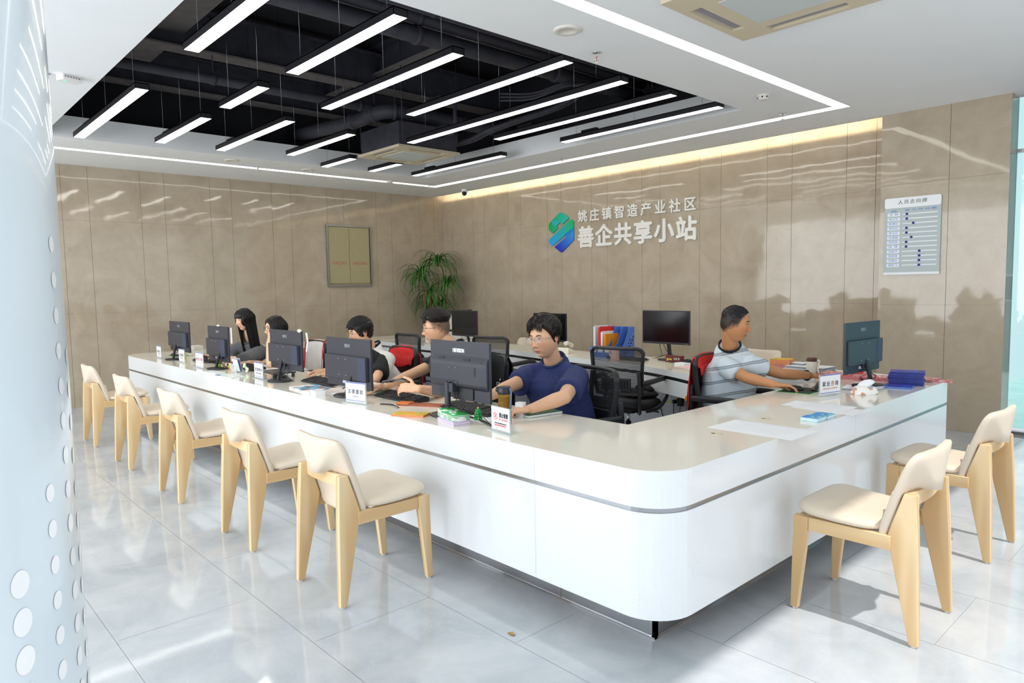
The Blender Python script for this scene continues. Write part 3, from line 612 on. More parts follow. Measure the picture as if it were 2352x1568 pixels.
def make_chair(label, group, loc, rz):
    t_ = thing('dining_chair', label, 'chair', loc, rz, group)
    # seat: waterfall cushion, wider and higher at the front corners
    b = MB(); rows = []; n = 14
    def outline(z, ins, lift):
        pts = []
        for i in range(40):
            a = 2*math.pi*i/40; c, s = math.cos(a), math.sin(a); q = 4.2
            x = math.copysign(abs(c)**(2/q), c); y = math.copysign(abs(s)**(2/q), s)
            hw = .228+.018*(y*.5+.5); yy = .070+y*(.197-ins); xx = x*(hw-ins)
            zc = z+lift*(.016*max(0, y)**2+.012*abs(x)**3*max(0, y+.2)-.010*(1-abs(x)**2)*(1-y*y))
            pts.append(Vector((xx, yy, zc)))
        return pts
    rings = [outline(.438, .020, .6), outline(.442, .006, .7), outline(.452, 0, .9), outline(.464, .004, 1), outline(.474, .018, 1), outline(.478, .045, 1), outline(.480, .10, 1.0), outline(.478, .16, 1)]
    b.loft(rings, m_leather, True); b.build('seat', t_)
    # backrest: leaning curved pad
    b = MB()
    def bo(d, ins):
        pts = []
        for i in range(44):
            a = 2*math.pi*i/44; c, s = math.cos(a), math.sin(a); q = 8.0 if s > 0 else 9
            x = math.copysign(abs(c)**(2/q), c); v = math.copysign(abs(s)**(2/q), s)
            hw = .210+.016*(v*.5+.5); xx = x*(hw-ins); h = .200-ins
            zz_ = .590+v*h+ (.012*x*x*0 if v > 0 else 0); lean = -.176-.064*v-.010*v*v; curv = .018*(x*x)
            pts.append(Vector((xx, lean+curv+d, zz_-(.012*(1-x*x) if v > .5 else 0))))
        return pts
    b.loft([bo(-.018, .175), bo(-.018, .12), bo(-.018, .07), bo(-.018, .03), bo(-.0165, .010), bo(-.010, 0), bo(.010, 0), bo(.017, .008), bo(.020, .03), bo(.021, .07), bo(.021, .12), bo(.021, .175)], m_leather, True); b.build('backrest', t_)
    for s in (-1, 1):       # rear legs: broad at seat height, tapering both ways
        b = MB(); o = s*.214; rings = []
        for z, y0, y1, w in ((.006, -.262, -.228, .030), (.36, -.250, -.150, .036), (.44, -.246, -.137, .036), (.615, -.236, -.190, .032)):
            x0 = o-w/2-s*.022*(z/.62); rings.append([Vector((x0, y0, z)), Vector((x0+w, y0, z)), Vector((x0+w, y1, z)), Vector((x0, y1, z))])
        b.loft(rings, m_ash, True, False); l_ = b.build('leg', t_, bevel=.004)
        b = MB(); b.lathe([(.013, 0), (.013, .007)], (o, -.245, 0), mat('nylon_glide', 'd8d8d8', .4), 12); b.build('glide', l_)
        b = MB(); rings = []        # front legs
        for z, y0, y1, w in ((.006, .228, .262, .028), (.372, .188, .252, .036), (.436, .186, .252, .036)):
            x0 = o-w/2; rings.append([Vector((x0, y0, z)), Vector((x0+w, y0, z)), Vector((x0+w, y1, z)), Vector((x0, y1, z))])
        b.loft(rings, m_ash, True, False); l_ = b.build('leg', t_, bevel=.004)
        b = MB(); b.lathe([(.013, 0), (.013, .007)], (o, .245, 0), MATS['nylon_glide'], 12); b.build('glide', l_)
        b = MB(); b.bx(o-.016-s*.006, o+.016-s*.006, -.150, .187, .374, .434, m_ash_y); b.build('side_rail', t_, bevel=.003)
    b = MB(); b.bx(-.196, .196, .215, .24, .38, .434, m_ash_x); b.build('front_rail', t_, bevel=.003)
    b = MB(); rings = []            # curved cross bar hugging the back pad
    for i in range(9):
        x = -.186+.372*i/8; y = -.2065+.018*(x/.2)**2
        rings.append([Vector((x, y-.012, .552)), Vector((x, y+.008, .552)), Vector((x, y+.006, .612)), Vector((x, y-.014, .612))])
    b.loft(rings, m_ash_x, True, False); b.build('back_bar', t_, bevel=.003)
    return t_
G1 = 'cream and ash chairs along the front of the counter'; G2 = 'cream and ash chairs by the right arm of the counter'
ch0 = make_chair('nearest cream chair of the front row, whole seat visible, right of the row', G1, (7.395, -6.16, 0), 0)
for x, lb in ((6.402, 'second cream chair from the right in the front row along the counter'), (5.155, 'middle cream chair of the five along the front of the counter'), (3.885, 'second cream chair from the left in the front row'), (2.650, 'farthest cream chair at the left end of the front row, by the tiled wall')):
    dup(ch0, (x, -6.175, 0), 0, lb, G1)
dup(ch0, (9.305, -4.715, 0), R(90), 'near cream chair at the right arm of the counter, closest to the bottom right corner', G2)
dup(ch0, (9.29, -3.53, 0), R(88), 'rear cream chair at the right arm of the counter, partly behind the other', G2)
G3 = 'cream chairs between the rear counter and the back wall'
dup(ch0, (3.80, -1.70, 0), R(180), 'cream chair back peeking over the rear counter, left one', G3)
dup(ch0, (5.12, -1.66, 0), R(178), 'cream chair back peeking over the rear counter, beside the blue file holder', G3)
dup(ch0, (6.95, -1.45, 0), R(180), 'cream chair back showing behind the striped shirt man', G3)
# ================================================================== office chairs
def mesh_fabric(name, col, per=.0085, open_=.45):
    m = bpy.data.materials.new(name); m.use_nodes = True; nt = m.node_tree; b = nt.nodes['Principled BSDF']; N = nt.nodes.new; L = nt.links.new
    b.inputs['Base Color'].default_value = lin(col)+(1,); b.inputs['Roughness'].default_value = .6
    tc = N('ShaderNodeTexCoord'); sp = N('ShaderNodeSeparateXYZ'); L(tc.outputs['Object'], sp.inputs[0])
    mu = N('ShaderNodeMath'); mu.operation = 'MULTIPLY'; mu.inputs[1].default_value = 2*math.pi/per; L(sp.outputs['Z'], mu.inputs[0])
    si = N('ShaderNodeMath'); si.operation = 'SINE'; L(mu.outputs[0], si.inputs[0])
    mr = N('ShaderNodeMapRange'); mr.inputs['From Min'].default_value = -.3; mr.inputs['From Max'].default_value = .3; mr.inputs['To Min'].default_value = open_; mr.inputs['To Max'].default_value = .95; L(si.outputs[0], mr.inputs['Value'])
    L(mr.outputs[0], b.inputs['Alpha']); return m
m_mesh = mesh_fabric('black_mesh_fabric', '1c1c1e'); m_seatf = mat('black_seat_fabric', '161618', .85, noise=(90, .3)); m_frame = mat('black_nylon_frame', '222226', .4)
def office_chair(label, group, loc, rz, back_w=.235, top=.95):
    t_ = thing('office_chair', label, 'office chair', loc, rz, group); pr = t_
    b = MB()
    for k in range(5):
        a = 2*math.pi*k/5+.3; b.tube([(.03*math.cos(a), .03*math.sin(a), .10), (.29*math.cos(a), .29*math.sin(a), .065)], [.028, .016], m_frame, 8)
    b.lathe([(.04, .08), (.04, .13), (.03, .15)], (0, 0, 0), m_frame, 14); b.build('star_base', pr)
    for k in range(5):
        a = 2*math.pi*k/5+.3; b = MB(); M = T(.29*math.cos(a), .29*math.sin(a), .029) @ RZ(90*k+20) @ RY(90)
        b.lathe([(.008, -.024), (.028, -.022), (.028, -.004), (.012, -.003), (.012, .003), (.028, .004), (.028, .022), (.008, .024)], (0, 0, 0), m_black, 14, M); b.build('caster', pr)
    b = MB(); b.tube([(0, 0, .14), (0, 0, .30)], .024, m_black, 12); b.tube([(0, 0, .30), (0, 0, .40)], .014, m_chrome, 12); b.build('gas_lift', pr)
    b = MB(); b.rbox((0, 0, .408), (.20, .26, .035), m_frame, .02); b.tube([(.08, .02, .40), (.20, .04, .395), (.26, .04, .39)], .006, m_black, 6); b.build('tilt_mechanism', pr)
    b = MB(); rings = []
    for z, s, y in ((.425, .86, 0), (.43, .95, 0), (.455, 1, 0), (.482, .97, 0), (.495, .86, 0), (.497, .5, 0)):
        r_ = []
        for i in range(32):
            a = 2*math.pi*i/32; c, q = math.cos(a), math.sin(a); x = math.copysign(abs(c)**.5, c)*.245*s; yy = math.copysign(abs(q)**.5, q)*.235*s
            r_.append(Vector((x, yy+.02, z-(.02*max(0, yy/.235)**3))))
        rings.append(r_)
    b.loft(rings, m_seatf); b.build('seat', pr)
    # back: rounded frame loop with mesh, slight S curve
    zb, zt = .56, top
    def bp(x, z):
        s = (z-zb)/(zt-zb); return Vector((x, -.215-.055*s-.018*math.sin(s*3.1)+.05*(x/back_w)**2, z))
    lp = []; rr = .06
    def wd(z): return back_w*(.86+.14*(z-zb)/(zt-zb))
    for z in np.linspace(zb, zt-rr, 9): lp.append(bp(wd(z), z))
    for k in range(1, 6): a = R(90*k/6); lp.append(bp(wd(zt)-rr+rr*math.cos(a), zt-rr+rr*math.sin(a)))
    for x in np.linspace(wd(zt)-rr, -(wd(zt)-rr), 9): lp.append(bp(x, zt))
    for k in range(1, 6): a = R(90+90*k/6); lp.append(bp(-(wd(zt)-rr)+rr*math.cos(a), zt-rr+rr*math.sin(a)))
    for z in np.linspace(zt-rr, zb, 9): lp.append(bp(-wd(z), z))
    for x in np.linspace(-wd(zb), wd(zb), 7)[1:]: lp.append(bp(x, zb))
    b = MB(); b.tube(lp, .019, m_frame, 8, sq=(1.15, .75)); b.build('back_frame', pr)
    b = MB(); rows = []
    for z in np.linspace(zb, zt-.005, 14):
        w = wd(z)-.004 if z < zt-rr else wd(zt)-rr+math.sqrt(max(0, rr*rr-(z-zt+rr)**2))
        rows.append([bp(w*s, z) for s in np.linspace(-1, 1, 9)])
    b.grid(rows, m_mesh); b.build('back_mesh', pr)
    b = MB(); b.bx(-.13, .13, -.255, -.24, .60, .70, m_frame)
    for i in range(9): b.bx(-.10+.025*i-.006, -.10+.025*i+.006, -.262, -.254, .615, .685, m_black)
    b.build('lumbar_support', pr)
    b = MB()
    for s in (-1, 1): b.tube(curve([(s*.10, -.05, .41), (s*.19, -.20, .42), (s*.215, -.265, .50), (s*.215, -.265, .66), (s*.205, -.262, .76)]), .02, m_frame, 8, sq=(1.2, .7))
    b.tube([(-.2, -.255, .50), (.2, -.255, .50)], .03, m_frame, 8, sq=(1.4, .5)); b.build('back_bracket', pr)
    for s in (-1, 1):
        b = MB(); b.tube(curve([(s*.235, -.25, .665), (s*.27, -.12, .672), (s*.29, .06, .678), (s*.292, .15, .665), (s*.29, .19, .61), (s*.285, .15, .50), (s*.26, .02, .43), (s*.20, -.08, .415)]), .021, m_frame, 8, sq=(1.1, .6)); b.build('armrest', pr)
    return t_
G4 = 'black mesh office chairs behind the counter'
oc = office_chair('empty black mesh office chair in the middle of the photo, facing the blue file holder', G4, (6.76, -3.18, 0), R(14))
dup(oc, (3.79, -3.20, 0), R(0), 'empty black mesh office chair beside the potted plant, behind the man in black', G4)
dup(oc, (4.92, -2.96, 0), R(10), 'empty black mesh office chair between the man in black and the man in blue', G4)
CH = [((7.56, -4.84, 0), 168, 'black mesh office chair the man in the blue T-shirt sits on', .97),
      ((6.42, -4.70, 0), 172, 'black mesh office chair with the dark jacket, under the man in black', .97),
      ((5.27, -4.71, 0), 175, 'black mesh office chair with the red vest, behind the person in white and black', .97),
      ((3.90, -4.84, 0), 176, 'black mesh office chair with the white and red vest', .97),
      ((3.04, -4.80, 0), 178, 'black mesh office chair under the woman in the grey sweater', .97),
      ((7.95, -3.45, 0), -84, 'black mesh office chair the man in the striped T-shirt sits on, red vest over it', .97)]
for loc, rz, lb, _ in CH: dup(oc, loc, R(rz), lb, G4)
# ---- garments draped over chair backs
def drape(name, label, cat, loc, rz, m, w, zt, zback, zfront, seed, sleeve=None, lining=None, trim=None, hang=1.):
    rnd = random.Random(seed); t_ = thing(name, label, cat, (loc[0], loc[1], zt), rz); cc = [(rnd.uniform(8, 26), rnd.uniform(0, 6)) for _ in range(4)]
    path = [(-.305, zback), (-.305, zback+.25*(zt-zback)), (-.302, zback+.6*(zt-zback)), (-.298, zt-.05), (-.290, zt-.012), (-.268, zt+.022), (-.245, zt-.012), (-.238, zt-.06), (-.225, zfront+.4*(zt-zfront)), (-.215, zfront)]
    P = curve([(0, a, b_) for a, b_ in path], 4); rows = []; n = len(P); mm = 22
    for i, p in enumerate(P):
        row = []; d = abs(p.z-zt)
        for j in range(mm+1):
            s = 2*j/mm-1; f = sum(math.sin(s*k+ph+p.z*4)*.25 for k, ph in cc)
            x = s*w*(1+.10*d/.3*hang)+.006*math.sin(p.z*30+s*4); sg = -1 if i < n*.52 else 1
            row.append(Vector((x, p.y+.05*(s*.9)**2+sg*abs(f)*.022*min(1, d/.06)*.8-0.002, p.z-zt-(.02*abs(s)**3 if d < .05 else 0)+(.02*math.sin(s*3+seed) if i in (0, n-1) else 0))))
        rows.append(row)
    b = MB(); b.grid(rows, m); o = b.build('fabric', t_, solid=.006)
    return t_, P
m_redc = mat('red_vest_cloth', 'd0201f', .7, noise=(20, .12)); m_whc = mat('white_vest_cloth', 'd9d3d0', .75); m_blk = mat('black_jersey', '16171a', .85, noise=(30, .2)); m_org = mat('reflective_orange', 'e26a2c', .4)
v1, P = drape('red_vest', 'red vest draped over the chair behind the person in white and black', 'vest', (5.27, -4.71, 0), R(175), m_redc, .215, .945, .56, .80, 4)
v2, P = drape('red_vest', 'bright red vest hanging on the striped shirt man\'s chair, yellow crest on it', 'vest', (7.95, -3.45, 0), R(-84), m_redc, .225, .945, .50, .85, 8)
b = MB()
for k in range(7): b.rbox((.0+.004*(k-3)*2.2, 0, .003*math.sin(k*2.1)), (.005, .003, .030-.004*abs(k-3)+.01*(k % 2)), mat('yellow_print', 'f2c21c', .6), .002, axis=1)
b.build('crest', v2, T(.135, -.335, -.30))
v3, P = drape('white_red_vest', 'white vest with red edging and orange stripe hung over a chair', 'vest', (3.90, -4.84, 0), R(176), m_whc, .22, .945, .58, .62, 12)
b = MB(); rows = [[Vector((s*.232, -.262+.05*s*s, .028+dz)) for s in np.linspace(-1, 1, 12)] for dz in (0, .002)]
b.grid([[Vector((s*.228, yy+.05*s*s, zz_)) for s in np.linspace(-.95, .95, 14)] for yy, zz_ in ((-.318, -.035), (-.312, -.005), (-.295, .022))], m_org); b.build('reflective_stripe', v3, solid=.002)
b = MB()
for s in (-1, 1): b.tube([Vector((s*.222, y+.045, z)) for y, z in ((-.215, -.34), (-.225, -.2), (-.235, -.08), (-.25, .0), (-.272, .024), (-.30, -.03), (-.31, -.2), (-.312, -.38))], .006, m_redc, 6)
b.build('red_edging', v3)
text_mesh('print', 'G', .06, m_redc, v3, T(-.12, -.225, -.27) @ RZ(180) @ RX(90), depth=.002, fat=.002)
v4, P = drape('jacket', 'dark jacket with small white print hung on the chair of the man in black', 'jacket', (6.42, -4.70, 0), R(172), m_blk, .24, .950, .50, .58, 16)
text_mesh('print', 'CAMEL', .035, mat('white_print', 'e4e4e4', .6), v4, T(-.17, -.205, -.20) @ RZ(180) @ RX(90), depth=.002, fat=.001)
b = MB(); b.ell((0, 0, 0), (.012, .002, .006), MATS['white_print']); b.tube([(-.010, 0, 0), (-.014, 0, .012), (-.019, 0, .012)], .0025, MATS['white_print'], 6); b.ell((-.002, 0, .006), (.005, .002, .005), MATS['white_print']); b.build('camel_mark', v4, T(-.17, -.203, -.165))
b = MB(); b.rbox((0, 0, 0), (.30, .26, .05), m_blk, .06, er=.02); b.tube([(-.1, .05, .03), (0, .09, .05), (.1, .06, .03)], .03, m_blk, 8); tag(b.build('folded_bag', None, T(6.78, -3.06, .525) @ RZ(-20)), 'crumpled black cloth bag lying on the seat of the middle empty office chair', 'bag')
# ================================================================== screens, keyboards, papers
m_mon = mat('dark_monitor_plastic', '34353e', .42); m_mon2 = mat('darker_monitor_plastic', '26262c', .4); m_scr = mat('black_screen', '0b0b0e', .12); m_logo = mat('grey_logo_print', '8e9098', .5); m_wlogo = mat('white_logo_print', 'e8ecf0', .4)
m_tea = mat('teal_dark_plastic', '33414a', .4)
def monitor(label, base, rz, w, z0, z1, style, tilt=0, sh=None, logo='联想开天', m=m_mon, m2=m_mon2, grp=None, back_dx=-.006):
    """base = stand foot on the worktop; local -y is the back of the screen, screens face +y (towards the staff)"""
    t_ = thing('monitor', label, 'monitor', base, rz, grp); zb, zt = z0-base[2], z1-base[2]; h = zt-zb; ys = .055; S = T(sh or 0, ys, zb) @ RX(tilt)
    b = MB(); b.rbox((0, 0, h/2), (w, .016, h), m, .004, S, axis=1); b.build('shell', t_, bevel=.0015)
    b = MB(); b.box((0, .0085, h/2+.006), (w-.014, .001, h-.03), m_scr, S); b.build('screen', t_)
    if style == 'box':      # flat computer unit behind the lower half
        b = MB(); b.rbox((back_dx, -.0205, h*.405), (w*.93, .026, h*.48), m, .004, S, axis=1, er=.002); b.build('rear_unit', t_, bevel=.0015)
        b = MB(); b.box((back_dx+w*.38, -.0341, h*.405), (w*.17, .0012, h*.46), mat('bluish_plastic_panel', '343c54', .4), S); b.build('side_cover', t_)
        for sx in (-.05, .05):
            for zz_ in (.25, .58): b = MB(); b.lathe([(.004, 0), (.003, .002), (.001, .002)], (0, 0, 0), m_chrome, 10, S @ T(back_dx+sx-.03, -.0335, h*zz_) @ RX(90)); b.build('screw', t_)
        b = MB(); b.box((-.045, -.012, h*.10), (.05, .002, .02), mat('pale_label', 'b7b9cc', .5), S); b.build('port_label', t_)
    elif style == 'curved':
        b = MB(); pr = [(h*.80, -.008), (h*.76, -.012), (h*.70, -.030), (h*.66, -.040), (h*.60, -.042), (h*.30, -.042), (h*.26, -.038), (h*.22, -.020), (h*.20, -.010)]
        rings = [[S @ Vector((x, y*(1 if abs(x) < w*.46 else .55), z)) for z, y in pr]+[S @ Vector((x, -.004, h*.20)), S @ Vector((x, -.004, h*.80))] for x in np.linspace(-w*.485, w*.485, 15)]
        b.loft(rings, m, True, False); b.build('rear_bulge', t_)
        b = MB(); b.box((-.12, -.0425, h*.31), (.30, .002, .022), m2, S); b.box((-.02, -.011, h*.12), (.30, .01, .06), m2, S); b.build('port_strip', t_)
        for sx in (-.03, .03):
            for zz_ in (.56, .31): b = MB(); b.lathe([(.003, 0), (.001, .001)], (0, 0, 0), m_chrome, 8, S @ T(sx-.02, -.043, h*zz_) @ RX(90)); b.build('screw', t_)
        for sx in (-.235, .18): b = MB(); b.rbox((sx, -.0425, h*.52), (.014, .002, .05), m_black, .006, S, axis=1); b.build('speaker_slot', t_)
        for sx in (-.13, .10): b = MB(); b.rbox((sx, -.031, h*.71), (.055, .004, .008), m_black, .002, S, axis=1); b.build('vent', t_)
        b = MB(); b.box((-.075, -.0130, h*.115), (.055, .001, .07), m_wlogo, S); b.build('paper_label', t_)
    if style != 'front':
        text_mesh('logo', logo, .026 if style == 'box' else .030, m_logo if style == 'box' else m_wlogo, t_, S @ T(.0, -.0087, h*.84) @ RX(90), width=.075 if style == 'box' else .10, fat=.0006 if style == 'box' else .0012)
    else:
        text_mesh('logo', 'lenovo', .012, mat('chin_print', '9a9a9a', .5), t_, S @ T(-w/2+.03, .0095, .009) @ RZ(180) @ RX(90), depth=.0004)
    # stand
    ym = ys-.01
    b = MB(); b.lathe([(.105, 0), (.108, .004), (.104, .010), (.05, .014), (.001, .014)], (0, 0, 0), m2, 36, Matrix.Diagonal((1.1, .85, 1, 1))); b.build('stand_foot', t_)
    b = MB(); zc = zb+h*.16
    if style == 'curved': b.rbox((.0, .0, (zc+.05)/2), (.034, .028, zc+.05), m, .01); b.rbox((.012, .025, zc+.02), (.075, .06, .05), m, .006)
    else:
        b.loft([[Vector((x, y, z)) for x, y in ((-.017+dx, dy-.008), (.017+dx, dy-.008), (.017+dx, dy+.008), (-.017+dx, dy+.008))] for z, dx, dy in ((.012, 0, -.012), (zc*.5, 0, .0), (zc+.03, 0, ys-.028))], m2, True, False)
        b.rbox((0, ys-.02, zc+.01), (.08, .02, .07), m2, .004)
    b.build('stand_column', t_)
    b = MB(); b.tube(curve([(.05, ys-.02, zb+h*.18), (.055, .01, zb-.01), (.035, -.025, .07), (-.02, -.03, .05), (-.03, .0, .055), (.03, .03, .05), (.12, .05, .012)]), .0028, m_black, 6); b.tube(curve([(.08, ys-.01, zb+h*.16), (.085, .03, zb-.03), (.07, .02, .04), (.16, .04, .006)]), .0024, m_black, 6); b.build('cable', t_)
    return t_
G5 = 'monitors along the front of the counter'
def mon(u0, u1, v0, v1, y, foot, label, style, **k):   # measured on the photo: top corners and lower corners
    a, c = at(*u0, y=y), at(*u1, y=y); lo = (at(*v0, y=y).z+at(*v1, y=y).z)/2; w = c.x-a.x; f = Vector(foot)
    return monitor(label, f, 0, w, lo, (a.z+c.z)/2, style, sh=(a.x+c.x)/2-f.x, grp=G5, **k)
mon((390, 737), (434, 739.5), (389, 800), (436, 812), -5.49, (2.46, -5.545, .7505), 'farthest monitor at the left end of the counter, seen from behind', 'box')
mon((478, 746), (524, 752), (476, 821), (521, 835), -5.51, (3.79, -5.565, .7505), 'second monitor from the left, with white cable ornaments on its edge', 'box')
mon((621, 755), (693, 761.5), (622, 841), (695, 855), -5.50, (5.12, -5.555, .7505), 'third monitor from the left, in front of the woman resting her chin', 'box')
mon((751, 772), (852, 781), (753, 880), (857, 897), -5.52, (6.24, -5.575, .7505), 'fourth monitor from the left, behind the legal aid sign', 'box')
mon((991, 778), (1125.6, 789), (984, 904), (1119, 928), -5.50, (7.33, -5.555, .7505), 'nearest large monitor on the long counter with curved back and two cables', 'curved', logo='HIKVISION')
monitor('monitor on the right arm of the counter, seen from behind, teal dark back', (8.63, -2.93, .7505), R(86), .50, .845, 1.19, 'box', sh=0, m=m_tea, m2=m_mon2, back_dx=.004)
# screens on the rear counter, facing the room: rotated so that local +y looks to the front
def rmon(c0, c1, lo, y, label, foot_u):
    a, c = at(*c0, y=y), at(*c1, y=y); l = at(*lo, y=y).z; x = (a.x+c.x)/2
    return monitor(label, (x, y+.055, .7505), R(180), abs(c.x-a.x), l, (a.z+c.z)/2, 'front', m=m_mon2, grp='monitors on the rear counter')
rmon((1038, 712.5), (1096, 713.5), (1040, 770), -2.30, 'small black monitor beside the man in black\'s head, on the rear counter', 1067)
rmon((1226, 718), (1301, 720), (1300, 786), -2.33, 'black monitor hidden behind the head of the man in blue', 1263)
rmon((1477, 712), (1585, 714), (1585, 793), -2.43, 'large black monitor on the rear counter right of the blue file holder', 1530)
m_key = mat('black_keys', '1d1d20', .45); m_kb = mat('black_keyboard_case', '18181b', .4); m_kb2 = mat('brownish_keyboard_case', '3d3833', .4)
def keyboard(label, c, rz, w=.43, d=.14, body=None, z=.7505, grp='keyboards'):
    t_ = thing('keyboard', label, 'keyboard', (c[0], c[1], z), rz, grp); body = body or m_kb
    b = MB(); b.add([(-w/2, -d/2, .002), (w/2, -d/2, .002), (w/2, d/2, .002), (-w/2, d/2, .002), (-w/2, -d/2, .012), (w/2, -d/2, .012), (w/2, d/2, .030), (-w/2, d/2, .030)], [(0, 3, 2, 1), (4, 5, 6, 7), (0, 1, 5, 4), (1, 2, 6, 5), (2, 3, 7, 6), (3, 0, 4, 7)], body)
    b.build('case', t_, bevel=.002)
    b = MB(); n = 20
    for r in range(6):
        for k in range(n):
            if k in (14,) : continue
            if r == 0 and 3 < k < 9: continue
            x = -w/2+.018+(w-.036)*k/(n-1); y = -d/2+.022+(d-.042)*r/5; zz_ = .012+.018*(y+d/2)/d
            b.box((x, y, zz_+.004), ((w-.036)/(n-1)*.82, (d-.042)/5*.80, .007), m_key, taper=(.82, .78))
    x = -w/2+.018+(w-.036)*6/(n-1); b.box((x, -d/2+.022, .019), (.09, .016, .007), m_key, taper=(.97, .8)); b.build('keys', t_)
    b = MB(); b.box((-w/2+.04, d/2-.012, .0), (.02, .01, .004), m_black); b.box((w/2-.04, d/2-.012, .0), (.02, .01, .004), m_black); b.build('feet', t_)
    return t_
def mouse(label, c, rz, z=.7525, grp='mice'):
    t_ = thing('mouse', label, 'mouse', (c[0], c[1], z), rz, grp); b = MB(); rings = []
    for i in range(7):
        s = i/6; rings.append([Vector((.031*math.cos(a)*(1-.12*s)*math.sqrt(max(.02, 1-s**2.5)), .056*math.sin(a)*math.sqrt(max(.02, 1-s**3)), .034*s)) for a in np.linspace(0, 2*math.pi, 19)[:-1]])
    b.loft(rings, m_kb); b.build('shell', t_); b = MB(); b.tube([(0, .028, .028), (0, .038, .024)], .004, m_mon, 8); b.build('wheel', t_); return t_
m_matg = mat('green_mat_edge', '1fb04a', .6); m_matb = mat('dark_mouse_mat', '26282a', .8, noise=(60, .5))
def mousepad(label, c, rz, w=.26, d=.21, z=.7502):
    t_ = thing('mouse_mat', label, 'mouse mat', (c[0], c[1], z), rz, 'green edged mouse mats'); b = MB(); b.rbox((0, 0, .0008), (w, d, .0016), m_matg, .01); b.build('edge', t_); b = MB(); b.rbox((0, 0, .0019), (w-.016, d-.016, .0006), m_matb, .006); b.build('surface', t_); return t_
def G(u, v, z=.76): return at(u, v, z=z)
keyboard('black keyboard under the hands of the woman in grey', (2.98, -5.38), R(3))
keyboard('black keyboard beside the acrylic leaflet holder', (4.05, -5.36), R(-3))
keyboard('black keyboard with the hands of the person in white and black on it', (5.50, -5.38), R(2))
keyboard('long black keyboard below the hand holding the phone', (6.62, -5.40), R(-2), w=.46)
keyboard('black keyboard behind the nearest monitor stand', (7.34, -5.375), R(-2), w=.44, d=.15)
keyboard('black keyboard of the man in the striped T-shirt', (8.43, -3.14), R(-72), w=.40)
kk = G(1515, 815); keyboard('brownish keyboard on the rear counter below the big screen', (6.28, -2.575), R(176), body=m_kb2, w=.42)
kk = G(1228, 803); keyboard('dark keyboard on the rear counter left of the blue shirt man\'s face', (5.03, -2.36), R(178), body=m_kb2)
mousepad('green edged mat under the right hand of the man in blue', (7.08, -5.20), R(2)); mousepad('green edged mat under the mouse of the striped shirt man', (8.375, -3.41), R(4), .22, .28)
mousepad('green edged mat behind the legal aid monitor', (6.13, -5.30), R(0), .26, .16); mousepad('green edged mat at the far left end of the counter', (2.0, -5.34), R(0), .32, .2); p = G(1575, 833, .752); mousepad('green edged mat on the rear counter by the red vest', (p.x-.02, p.y+.03), R(-8))
mouse('black mouse under the hand of the striped shirt man', (8.345, -3.44), R(-60)); mouse('black mouse on the rear counter mat', (p.x, p.y+.02), R(150)); mouse('black mouse under the hand of the man in blue', (7.16, -5.19), R(170)); mouse('black mouse under the hand of the woman with glasses', (3.60, -5.36), R(200)); mouse('black mouse under the farthest woman\'s hand', (2.62, -5.30), R(200))
